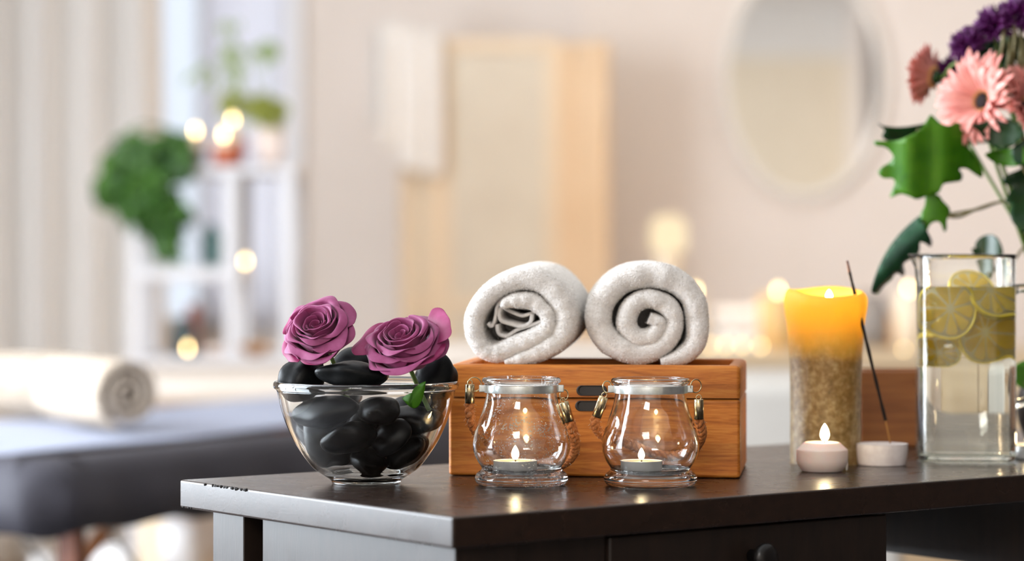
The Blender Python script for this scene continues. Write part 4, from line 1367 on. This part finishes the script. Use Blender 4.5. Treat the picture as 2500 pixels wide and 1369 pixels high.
# ------------------------------------------------------------------ small round candle
fc = on(2007, 1150); k = fc.y / F
fz_ = lambda y: zh(y, fc.y) - zh(1150, fc.y)
cand = thing('round_candle', 'small round white candle burning in front of the mottled pillar candle', 'candle', fc)
pr = [(0, 1150), (44, 1150), (50, 1148), (57, 1139), (61.5, 1128), (62.5, 1115), (62.5, 1100), (61, 1096.5), (57, 1093), (44, 1081.5), (41, 1080), (38, 1080), (30, 1081.5), (0, 1082)]
MB().lathe([(max(q[0] * k, 0), max(fz_(q[1]), 0) + E_) for q in spline(pr, 3)], fc, 64).build('wax', M['wax'], cand)
MB().tube([fc + Vector((.0024, 0, fz_(1083))), fc + Vector((.0026, 0, fz_(1071)))], .0008, 8).build('wick', M['wick'], cand)
flame(fc + Vector((.0026, 0, fz_(1076))), 42 * k, 11.2 * k, cand)
MB().lathe([(0, 0), (.0010, .001), (.0014, .006), (.0010, .011), (0, .0125)], fc + Vector((59 * k, -.003, .0006)), 12).build('wax_drip', M['wax'], cand)

# ------------------------------------------------------------------ incense and its holder
ic = on(2153, 1134); k = ic.y / F
hz_ = lambda y: zh(y, ic.y) - zh(1134, ic.y)
ih = MB().lathe([(max(q[0] * k, 0), max(hz_(q[1]), 0) + E_) for q in spline([(0, 1134), (52, 1134), (58, 1131), (61, 1115), (63, 1095), (62.5, 1086), (59, 1083), (9, 1083), (5, 1085), (4, 1100), (0, 1100)], 4)], ic, 64, rfun=lambda a, z: 1 + .012 * math.sin(3 * a + 1) + .008 * math.sin(7 * a)).build('incense_holder', M['white_stone'])
tag(ih, 'small round white incense holder beside the pitcher', 'incense holder')
i0 = P(2176, 1094, ic.y); i1 = P(2162, 1026, ic.y); i2 = P(2068, 636, ic.y); i15 = P(2074, 664, ic.y)
inc = thing('incense_stick', 'thin black incense stick leaning left out of its white holder', 'incense stick', i0)
MB().tube([i0, i1], .00075, 8).build('splint', M['bamboo_stick'], inc)
pts = [i1.lerp(i15, t) for t in np.linspace(0, 1, 16)]
MB().tube(pts, [.00165 + .0003 * math.sin(i * 2.1) for i in range(16)], 10).build('incense_coat', M['incense'], inc)
MB().tube([i15, i2], [.0014, .0012], 8).build('ash_tip', noisy('grey brown ash', lin(96, 66, 58), lin(130, 100, 90), 600, .95), inc)

# ------------------------------------------------------------------ pitcher
pk = on(2357, 1122); dpk = pk.y; k = dpk / F
pzz = lambda y: zh(y, dpk) - zh(1122, dpk)
aP = math.radians(-4)
def sq(hw, r, n=16):
    # rounded square with gently bulging sides
    out = []
    for j in range(4 * n):
        t = 2 * PI * (j + .5) / (4 * n)
        c_, s_ = math.cos(t), math.sin(t)
        e_ = 2 / 3.6
        out.append((hw * math.copysign(abs(c_) ** e_, c_), hw * math.copysign(abs(s_) ** e_, s_)))
    return out
def sqrow(hw, r, z, spout=0):
    row = []
    for x, y in sq(hw, r):
        if spout and x < 0:
            a = max(0, 1 - abs(y) / .020) ** 1.2
            x2 = x - spout * a; z2 = z + spout * .05 * a
        else: x2, z2 = x, z
        row.append(pk + Vector((x2 * math.cos(aP) - y * math.sin(aP), x2 * math.sin(aP) + y * math.cos(aP), z2 + E_)))
    return row
hw = 118.5 * k
ztop_ = pzz(621)
G = .0031
rows = []
pr = [(.0, .0, 0), (hw - .006, 0, 0), (hw - .002, .0012, 0), (hw, .004, 0), (hw, .02, 0), (hw, ztop_ * .6, 0), (hw, ztop_ - .03, 0), (hw + .0002, ztop_ - .014, .002), (hw + .0006, ztop_ - .004, .012), (hw + .0008, ztop_ - .0008, .0175), (hw - .0006, ztop_, .018), (hw - G + .0004, ztop_ - .0012, .0175), (hw - G, ztop_ - .006, .012), (hw - G, ztop_ - .016, .001), (hw - G, ztop_ - .03, 0), (hw - G, ztop_ * .5, 0), (hw - G, .012, 0), (hw - G - .002, .0085, 0), (hw - G - .006, .0072, 0), (0, .007, 0)]
for h_, z_, sp in pr:
    rows.append(sqrow(max(h_, .0005), min(.021, max(h_, .0005) * .95), z_, sp))
pit = thing('pitcher', 'square glass pitcher of water with lemon slices at the right of the table', 'pitcher', pk)
mb = MB().grid(rows, close_v=True)
mb.add(rows[0], [tuple(range(len(rows[0])))]); mb.add(rows[-1], [tuple(range(len(rows[-1])))[::-1]])
recalc(mb.build('glass_body', M['glass_green'], pit))
hx1, hz1 = hw - .001, pzz(706)
def PK(x, y, z): return pk + Vector((x * math.cos(aP) - y * math.sin(aP), x * math.sin(aP) + y * math.cos(aP), z))
hp = [PK(hw - .0005, 0, hz1), PK(hw + .012, 0, hz1 + .001), PK(hw + .038, 0, hz1 - .002), PK(hw + .048, 0, hz1 - .02), PK(hw + .046, 0, hz1 - .07), PK(hw + .03, 0, pzz(955)), PK(hw + .012, 0, pzz(978)), PK(hw - .0005, 0, pzz(986))]
hs = [Vector(q) for q in spline(hp, 8)]
MB().tube(hs, [.0062 if i < 3 or i > len(hs) - 4 else .0048 for i in range(len(hs))], 14).build('handle', M['glass_green'], pit)
zw = pzz(699)
e = .00025
wr = [(.0005, .007 - e), (hw - G - .006, .0072 - e), (hw - G - .002 + e, .0085 - e), (hw - G + e, .012), (hw - G + e, ztop_ * .5), (hw - G + e, zw), (hw - G - .001, zw - .0002), (.0005, zw - .0004)]
rows = [sqrow(h_, min(.021, h_ * .95), z_) for h_, z_ in wr]
mb = MB().grid(rows, close_v=True); mb.add(rows[0], [tuple(range(len(rows[0])))]); mb.add(rows[-1], [tuple(range(len(rows[-1])))[::-1]])
wt = recalc(mb.build('water', M['water']))
tag(wt, 'clear water filling the square glass pitcher', 'water')


def lemon(px, py, d, r, normal, spin, label, th=.006):
    c = P(px, py, d)
    R = frame_from(normal, (0, 0, 1), spin)
    t = thing('lemon_slice', label, 'lemon slice', c, 'lemon slices in the pitcher')
    MB().lathe([(r * .93, -th / 2), (r * .985, -th / 2), (r, -th * .25), (r, th * .25), (r * .985, th / 2), (r * .93, th / 2), (r * .93, -th / 2)], c, 48, R).build('peel', M['lemon_peel'], t)
    MB().lathe([(0, -th * .42), (r * .925, -th * .42), (r * .925, th * .42), (0, th * .42)], c, 48, R).build('pith', M['pith'], t)
    mb = MB()
    for q in range(9):
        a0, a1 = 2 * PI * q / 9 + .05, 2 * PI * (q + 1) / 9 - .05
        am = (a0 + a1) / 2
        for sd in (-1, 1):
            o = []
            for (rr_, aa) in ((.10, am), (.55, a0), (.78, a0 + .03), (.84, a0 + .14), (.85, am), (.84, a1 - .14), (.78, a1 - .03), (.55, a1)):
                o.append(c + R @ Vector((r * rr_ * math.cos(aa), r * rr_ * math.sin(aa), sd * th * .46)))
            cc = c + R @ Vector((r * .5 * math.cos(am), r * .5 * math.sin(am), sd * th * .54))
            mb.add(o + [cc], [(i, (i + 1) % 8, 8) if sd > 0 else ((i + 1) % 8, i, 8) for i in range(8)])
    mb.build('pulp', M['pulp'], t)
    return t
lemon(2322, 772, dpk - .012, .0265, (-.35, -.9, .15), .3, 'lemon slice facing outward at the left of the pitcher, the largest face seen', .007)
lemon(2372, 706, dpk + .008, .025, (.15, -.75, .65), .9, 'lemon slice floating highest, breaking the water surface')
lemon(2410, 745, dpk - .006, .025, (.35, -.62, .7), .1, 'lemon slice lying tilted just below the water at the right')
lemon(2398, 822, dpk + .004, .0275, (.22, -.95, -.1), .6, 'lemon slice standing upright low at the right of the pitcher', .007)
lemon(2300, 858, dpk + .012, .019, (-.3, -.7, -.65), .2, 'small lemon slice hanging lowest at the left of the pitcher')

# ------------------------------------------------------------------ brown wooden box behind
wb = on(2196, 1091); k = wb.y / F
wbx = thing('wooden_tray', 'open brown wooden box standing behind the incense and pitcher', 'box', wb)
hwx = 100 * k; hh = zh(906, wb.y) - zh(1091, wb.y)
dep = .075
RW = rotz(4)
for (cx_, cy_, sx_, sy_) in ((0, 0, hwx * 2, .01), (0, dep, hwx * 2, .01), (-hwx + .005, dep / 2, .01, dep), (hwx - .005, dep / 2, .01, dep)):
    MB().box(wb + RW @ Vector((cx_, cy_, hh / 2 + E_)), (sx_, sy_, hh), RW, .0015, 2).build('side', M['bamboo_far'], wbx)
MB().box(wb + RW @ Vector((0, dep / 2, .004)), (hwx * 2 - .012, dep, .006), RW).build('bottom', M['bamboo_far'], wbx, smooth=False)

# ------------------------------------------------------------------ vase of flowers at the right edge
vc = on(2590, 1086); k = vc.y / F; dv = vc.y
vz = lambda y: zh(y, dv) - zh(1086, dv)
vr = [(0, 1086), (70, 1086), (82, 1080), (100, 1040), (108, 1000), (104, 960), (94, 938), (96, 932), (90, 930), (86, 938), (96, 960), (100, 1000), (92, 1040), (70, 1074), (0, 1076)]
vase = MB().lathe([(max(q[0] * k, 0), max(vz(q[1]), 0) + E_) for q in spline(vr, 4)], vc, 48).build('flower_vase', M['vase'])
tag(vase, 'dark round flower vase at the right edge, behind the pitcher handle', 'vase')
VM = vc + Vector((0, 0, vz(960)))


def stem_tube(pts, r=.0022, mat='stem', parent=None, name='stem', taper=True):
    q = [Vector(p) for p in spline(pts, 8)]
    n = len(q)
    return MB().tube(q, [r * (1 - .35 * i / n) if taper else r for i in range(n)], 8).build(name, M[mat], parent)


def gerbera(label, px, py, d, R0, normal, spin, seed, mat='pink', cup=.0, group='pink gerberas in the vase', back=False):
    rn = random.Random(seed)
    c = P(px, py, d)
    R = frame_from(normal, (0, 0, 1), spin)
    t = thing('gerbera', label, 'flower', c, group)
    mb = MB()
    for ring, (n, rr_, lift) in enumerate(((27, 1.0, .0), (25, .9, .06), (20, .70, .13))):
        for q in range(n):
            a = 2 * PI * (q + ring * .5) / n + rn.uniform(-.06, .06)
            L = R0 * rr_ * rn.uniform(.9, 1.04)
            w = R0 * .082 * rn.uniform(.8, 1.15)
            up = lift + cup + rn.uniform(-.08, .1)
            rows = []
            tw = rn.uniform(-.6, .6)
            for j in range(9):
                v = j / 8
                ww = w * (math.sin(PI * min(1, .12 + v * .80)) ** .7) * (1 if v < .85 else (1 - (v - .85) / .15 * .65))
                r = R0 * .16 + (L - R0 * .16) * v
                z = R0 * (.02 * ring + up * v + .12 * math.sin(v * 2.6) * (.5 + cup) - .10 * v * v)
                ce = Vector((math.cos(a), math.sin(a), 0)); tg = Vector((-math.sin(a), math.cos(a), 0))
                rows.append([c + R @ (ce * r + tg * (x * ww) + Vector((0, 0, z + abs(x) * .12 * ww + x * tw * ww))) for x in (-1, -.5, 0, .5, 1)])
            mb.grid(rows)
    mb.build('petals', M[mat], t, solid=.0005)
    # eye: fringe ring and dark centre
    rg = MB()
    for q in range(90):
        a = q * 2.39996; r = R0 * (.15 + .19 * (q / 90))
        p = c + R @ Vector((r * math.cos(a), r * math.sin(a), R0 * .06)); nrm = R @ Vector((math.cos(a) * .5, math.sin(a) * .5, 1)).normalized()
        rg.tube([p - nrm * .001, p + nrm * R0 * .075], [R0 * .018, R0 * .012], 5)
    rg.build('eye_ring', M['gerbera_ring'], t)
    MB().ball(c + R @ Vector((0, 0, R0 * .05)), (R0 * .15, R0 * .15, R0 * .08), 3, R).build('eye', M['gerbera_eye'], t)
    MB().lathe([(0, -R0 * .22), (R0 * .07, -R0 * .2), (R0 * .19, -R0 * .08), (R0 * .22, -R0 * .01), (0, 0)], c, 24, R).build('calyx', M['leaf_dark'], t)
    b = c + R @ Vector((0, 0, -R0 * .2))
    stem_tube([VM + Vector((rn.uniform(-.012, .012), rn.uniform(-.01, .01), -.03)), VM + Vector((-.01, .0, .07)), b + R @ Vector((0, 0, -.04)), b], .0026, parent=t)
    return t
dF = dv - .02
gerbera('large salmon pink gerbera with a dark eye facing left, front of the bouquet', 2403, 248, dF - .02, .057, (-.74, -.62, .16), .2, 4, cup=.30)
gerbera('salmon pink gerbera cut by the right edge of the photo', 2492, 262, dF - .035, .047, (.62, -.62, .35), .2, 6, cup=.30)
gerbera('dusky pink gerbera seen from behind, leftmost flower of the bouquet', 2284, 188, dF + .03, .036, (-.74, .55, .16), .5, 9, 'dusk_pink', cup=.45)


def mum(label, px, py, d, R0, seed, normal=(0, -.6, .8), n=130):
    rn = random.Random(seed)
    c = P(px, py, d)
    t = thing('chrysanthemum', label, 'flower', c, 'purple flowers in the vase')
    R = frame_from(normal)
    mb = MB()
    for q in range(n):
        ph = math.acos(1 - 1.35 * (q + .5) / n); a = q * 2.39996
        dr_ = R @ Vector((math.sin(ph) * math.cos(a), math.sin(ph) * math.sin(a), math.cos(ph)))
        L = R0 * rn.uniform(.82, 1.08)
        sd = dr_.cross(Vector((rn.uniform(-1, 1), rn.uniform(-1, 1), rn.uniform(-1, 1)))).normalized()
        up = sd.cross(dr_)
        rows = []
        for j in range(5):
            v = j / 4
            w = R0 * .12 * (math.sin(PI * min(1, .15 + v * .72)) ** .8)
            p = c + dr_ * (L * (.25 + .75 * v)) + up * (R0 * .12 * v * v)
            rows.append([p - sd * w + up * w * .5, p, p + sd * w + up * w * .5])
        mb.grid(rows)
    mb.build('petals', M['purple'], t, solid=.0004)
    MB().ball(c - (R @ Vector((0, 0, R0 * .2))), R0 * .34, 2).build('calyx', M['leaf_dark'], t)
    stem_tube([VM + Vector((rn.uniform(-.012, .012), rn.uniform(-.01, .015), -.03)), VM + Vector((-.005, .01, .1)), c - Vector((-.01, 0, .06)), c - Vector((0, 0, R0 * .3))], .0024, parent=t)
    return t
mum('purple chrysanthemum nearest the pink gerberas, lowest left of the purple row', 2362, 112, dF + .02, .022, 1, (-.6, -.5, .6))
mum('purple chrysanthemum in the middle of the purple row at the top', 2428, 66, dF + .015, .024, 2, (-.3, -.5, .8))
mum('purple chrysanthemum at the top right corner of the bouquet', 2486, 42, dF + .01, .025, 3, (0, -.5, .9))
mum('dark purple bloom tucked behind the two left pink gerberas', 2326, 182, dF + .05, .022, 4, (-.3, .2, .9))

# feathery dark green filler under the purple flowers
fil = thing('filler_greenery', 'dark feathery greenery filling the bouquet under the purple flowers', 'foliage', P(2470, 160, dF + .03))
rn = random.Random(12)
pts = []
for (cx_, cy_), rx, ry, n in (((2420, 118), 55, 34, 90), ((2470, 130), 46, 60, 160), ((2470, 200), 40, 40, 60)):
    for _ in range(n):
        a = rn.uniform(0, 2 * PI); r = math.sqrt(rn.random())
        pts.append((P(cx_ + rx * r * math.cos(a), cy_ + ry * r * math.sin(a), dF + .035 + rn.uniform(-.02, .03)), Vector((rn.uniform(-.7, .7), -1, rn.uniform(-.2, .9)))))
mb = MB(); leaf_cloud(mb, pts, .017, rn, False, .6); mb.build('leaves', M['leaf_dark'], fil)
mb = MB()
for (a, b_) in (((2440, 150), (2452, 60)), ((2470, 170), (2478, 40)), ((2482, 200), (2494, 70)), ((2455, 190), (2466, 90)), ((2494, 190), (2499, 100))):
    mb.tube([P(*a, dF + .0), P((a[0] + b_[0]) / 2 + 3, (a[1] + b_[1]) / 2, dF - .006), P(*b_, dF + .002)], .0022, 6)
mb.build('stems', M['tendril'], fil)
stem_tube([VM + Vector((0, .01, -.03)), VM + Vector((-.01, .02, .15)), P(2470, 200, dF + .03)], .0024, parent=fil)


def leaf(label, pts, d, bow, mat, group='broad leaves in the bouquet', stem=None, smoothn=4, vein=None, name='leaf_sprig', cat='leaf', grid=14):
    """pts: outline in px; bow(x, y) gives the extra distance in metres of each spot"""
    o2 = spline(pts, smoothn, closed=True)
    xs = [p[0] for p in o2]; ys = [p[1] for p in o2]
    b = bmesh.new()
    vs = [b.verts.new((p[0], p[1], 0)) for p in o2]
    b.faces.new(vs)
    for i in range(int(min(xs) // grid), int(max(xs) // grid) + 1):
        bmesh.ops.bisect_plane(b, geom=b.verts[:] + b.edges[:] + b.faces[:], plane_co=(i * grid, 0, 0), plane_no=(1, 0, 0))
    for i in range(int(min(ys) // grid), int(max(ys) // grid) + 1):
        bmesh.ops.bisect_plane(b, geom=b.verts[:] + b.edges[:] + b.faces[:], plane_co=(0, i * grid, 0), plane_no=(0, 1, 0))
    for v in b.verts: v.co = P(v.co.x, v.co.y, d + bow(v.co.x, v.co.y))
    bmesh.ops.triangulate(b, faces=[f for f in b.faces if len(f.verts) > 4])
    cx_, cy_ = sum(xs) / len(xs), sum(ys) / len(ys)
    t = thing(name, label, cat, P(cx_, max(ys), d), group)
    ol_ = MB().bm(b).build('blade', M[mat], t, solid=.0005); b.free()
    if vein:
        for ln in vein:
            q = spline(ln, 6)
            MB().tube([P(x, y, d + bow(x, y) - .0003) for x, y in q], .0006, 6).build('vein', M['leaf_bright'], ol_)
    if stem:
        stem_tube([P(x, y, dd) for x, y, dd in stem], .0019, 'tendril', t)
    return t
def z4(pts): return [(2080 + x / 1.902, y / 1.902) for x, y in pts]
VMp = (2572, 930, dv)
leaf('big bright green lobed leaf left of the pink gerbera', z4([(365, 533), (345, 562), (320, 598), (280, 622), (215, 650), (150, 655), (105, 655), (112, 675), (152, 682), (178, 702), (192, 728), (172, 755), (140, 775), (122, 800), (145, 826), (188, 828), (200, 850), (188, 880), (178, 916), (228, 900), (268, 912), (300, 925), (338, 914), (372, 905), (405, 892), (425, 855), (470, 846), (506, 838), (512, 808), (498, 786), (530, 782), (570, 808), (603, 824), (606, 792), (586, 745), (560, 705), (540, 680), (548, 640), (530, 600), (490, 568), (450, 584), (410, 570), (385, 548)]), dF - .03,
     lambda x, y: .02 * ((x - 2275) / 130) ** 2 + .012 * (y - 390) / 100 + .003 * math.sin(x * .07), 'leaf_bright', stem=[(2268, 340, dF - .015), (2360, 330, dF + .03), (2500, 360, dF + .02), (2570, 600, dv), VMp], vein=[[(2264, 300), (2268, 380), (2258, 480)], [(2268, 380), (2200, 350), (2150, 347)], [(2266, 400), (2330, 400), (2390, 424)], [(2264, 420), (2210, 430), (2180, 470)]])
leaf('dark lobed leaf edge showing behind the upper left of the big bright leaf', z4([(120, 572), (150, 585), (230, 590), (330, 575), (360, 560), (340, 620), (240, 650), (170, 655), (140, 632), (150, 605)]), dF + .02, lambda x, y: .03 * (y - 310) / 60, 'leaf_dark', stem=[(2240, 318, dF + .02), (2360, 345, dF + .05), (2510, 380, dF + .05), (2575, 700, dv + .02), VMp])
leaf('mid green lobed leaf hanging below the big bright leaf', z4([(345, 900), (400, 905), (420, 930), (435, 945), (452, 965), (455, 990), (440, 1020), (440, 1060), (428, 1076), (415, 1040), (392, 1028), (365, 1040), (350, 1070), (342, 1090), (336, 1050), (318, 1012), (322, 985), (340, 950)]), dF - .012, lambda x, y: .015 * ((x - 2285) / 40) ** 2 * .3, 'leaf_bright', stem=[(2316, 528, dF - .01), (2345, 528, dF), (2390, 508, dF + .01), (2450, 492, dF + .02), (2520, 500, dF + .02), (2580, 700, dv), VMp])
leaf('drooping glossy blue green leaf reaching down to the pitcher spout', z4([(318, 1005), (292, 1018), (240, 1065), (200, 1110), (168, 1155), (140, 1205), (116, 1258), (98, 1312), (90, 1352), (106, 1362), (132, 1346), (160, 1312), (190, 1282), (212, 1268), (236, 1282), (246, 1262), (240, 1225), (268, 1205), (300, 1190), (314, 1160), (316, 1125), (340, 1130), (364, 1146), (372, 1122), (356, 1085), (336, 1050)]), dF - .02, lambda x, y: .016 * math.sin((x + y) * .035) + .02 * (x - 2200) / 80, 'leaf_blue', stem=[(2250, 545, dF - .01), (2300, 527, dF + .004), (2390, 510, dF + .014), (2455, 492, dF + .026), (2530, 520, dF + .02), (2584, 720, dv), VMp])
leaf('bright tip of a small leaf under the drooping glossy leaf', z4([(98, 1356), (104, 1320), (130, 1290), (162, 1270), (196, 1262), (186, 1296), (150, 1326), (122, 1362)]), dF - .005, lambda x, y: 0, 'leaf_bright', stem=[(2160, 680, dF - .004), (2200, 610, dF - .006), (2250, 545, dF - .006)])
leaf('smooth dark leaf lying across the lower petals of the front gerbera', z4([(556, 580), (610, 568), (640, 552), (690, 545), (740, 556), (790, 592), (795, 620), (770, 660), (720, 690), (680, 692), (640, 670), (610, 640), (590, 610)]), dF - .065, lambda x, y: .01 * math.sin((x - 2370) * .03), 'leaf_dark', stem=[(2480, 320, dF - .06), (2540, 420, dF - .02), (2570, 700, dv), VMp])
leaf('mid green leaf below the smooth dark leaf at the right', z4([(618, 716), (660, 700), (720, 690), (790, 680), (830, 700), (810, 752), (760, 772), (700, 768), (650, 748)]), dF - .05, lambda x, y: .008 * math.sin((x - 2400) * .04), 'leaf_bright', stem=[(2480, 380, dF - .05), (2530, 480, dF - .02), (2570, 700, dv), VMp])
leaf('blue grey leaf at the right edge under the gerberas', z4([(745, 690), (790, 655), (850, 650), (850, 770), (790, 768), (752, 745)]), dF - .055, lambda x, y: 0, 'leaf_blue', stem=[(2500, 380, dF - .05), (2540, 500, dF), (2570, 700, dv), VMp])
leaf('dark curled leaf cluster at the right edge above the pitcher', z4([(700, 840), (720, 812), (770, 790), (830, 770), (840, 900), (830, 1040), (800, 1080), (776, 1066), (745, 1030), (732, 985), (740, 950), (712, 935), (728, 900), (748, 868), (720, 860)]), dF - .01, lambda x, y: .012 * math.sin((y - 400) * .03), 'leaf_dark', stem=[(2490, 500, dF), (2530, 600, dF), (2575, 760, dv), VMp])
leaf('dark green leaf peeping over the pitcher rim', z4([(556, 1160), (572, 1150), (574, 1128), (600, 1100), (640, 1088), (672, 1100), (690, 1130), (702, 1175), (690, 1260), (640, 1290), (600, 1240)]), dF + .005, lambda x, y: .01 * math.sin((x - 2360) * .05), 'leaf_dark', stem=[(2420, 660, dF), (2470, 640, dF + .01), (2515, 606, dF + .01), (2575, 760, dv), VMp])
leaf('small green leaf at the right edge just above the dark vase', [(2474, 900), (2488, 885), (2510, 880), (2530, 900), (2530, 945), (2500, 948), (2480, 936)], dF - .03, lambda x, y: 0, 'leaf_bright', stem=[(2500, 935, dF - .03), (2540, 945, dF), VMp])

# tealight at the right edge of the photo
tealight(2512, 0, 2.80, .019, .014, TZ + E_, 'lit tealight half cut off by the right edge, in front of the dark vase', .012, None)

# ================================================================== sky, camera, view
w = bpy.data.worlds.new('sky'); scene.world = w; w.use_nodes = True
bg = w.node_tree.nodes['Background']
bg.inputs[0].default_value = (.80, .88, 1, 1); bg.inputs[1].default_value = .84
cam = bpy.data.cameras.new('camera'); co = bpy.data.objects.new('camera', cam); COL.objects.link(co)
co.location = (0, 0, ZC); co.rotation_euler = (PI / 2, 0, 0)
cam.sensor_width = 36; cam.lens = F / 2500 * 36
cam.shift_y = -(684.5 - HZ) / 2500
cam.clip_start = .05
cam.dof.use_dof = True; cam.dof.focus_distance = 2.49; cam.dof.aperture_fstop = 3.0
scene.camera = co
vs_ = scene.view_settings
scene.display_settings.display_device = 'sRGB'
vs_.view_transform = 'Standard'; vs_.look = 'None'; vs_.exposure = .41; vs_.gamma = 1; vs_.use_curve_mapping = False
cy = scene.cycles
cy.use_denoising = True
cy.use_adaptive_sampling = True; cy.adaptive_threshold = .04
cy.max_bounces = 14; cy.transmission_bounces = 12; cy.glossy_bounces = 5; cy.diffuse_bounces = 4; cy.transparent_max_bounces = 16
cy.sample_clamp_indirect = 20; cy.sample_clamp_direct = 0
cy.blur_glossy = .3
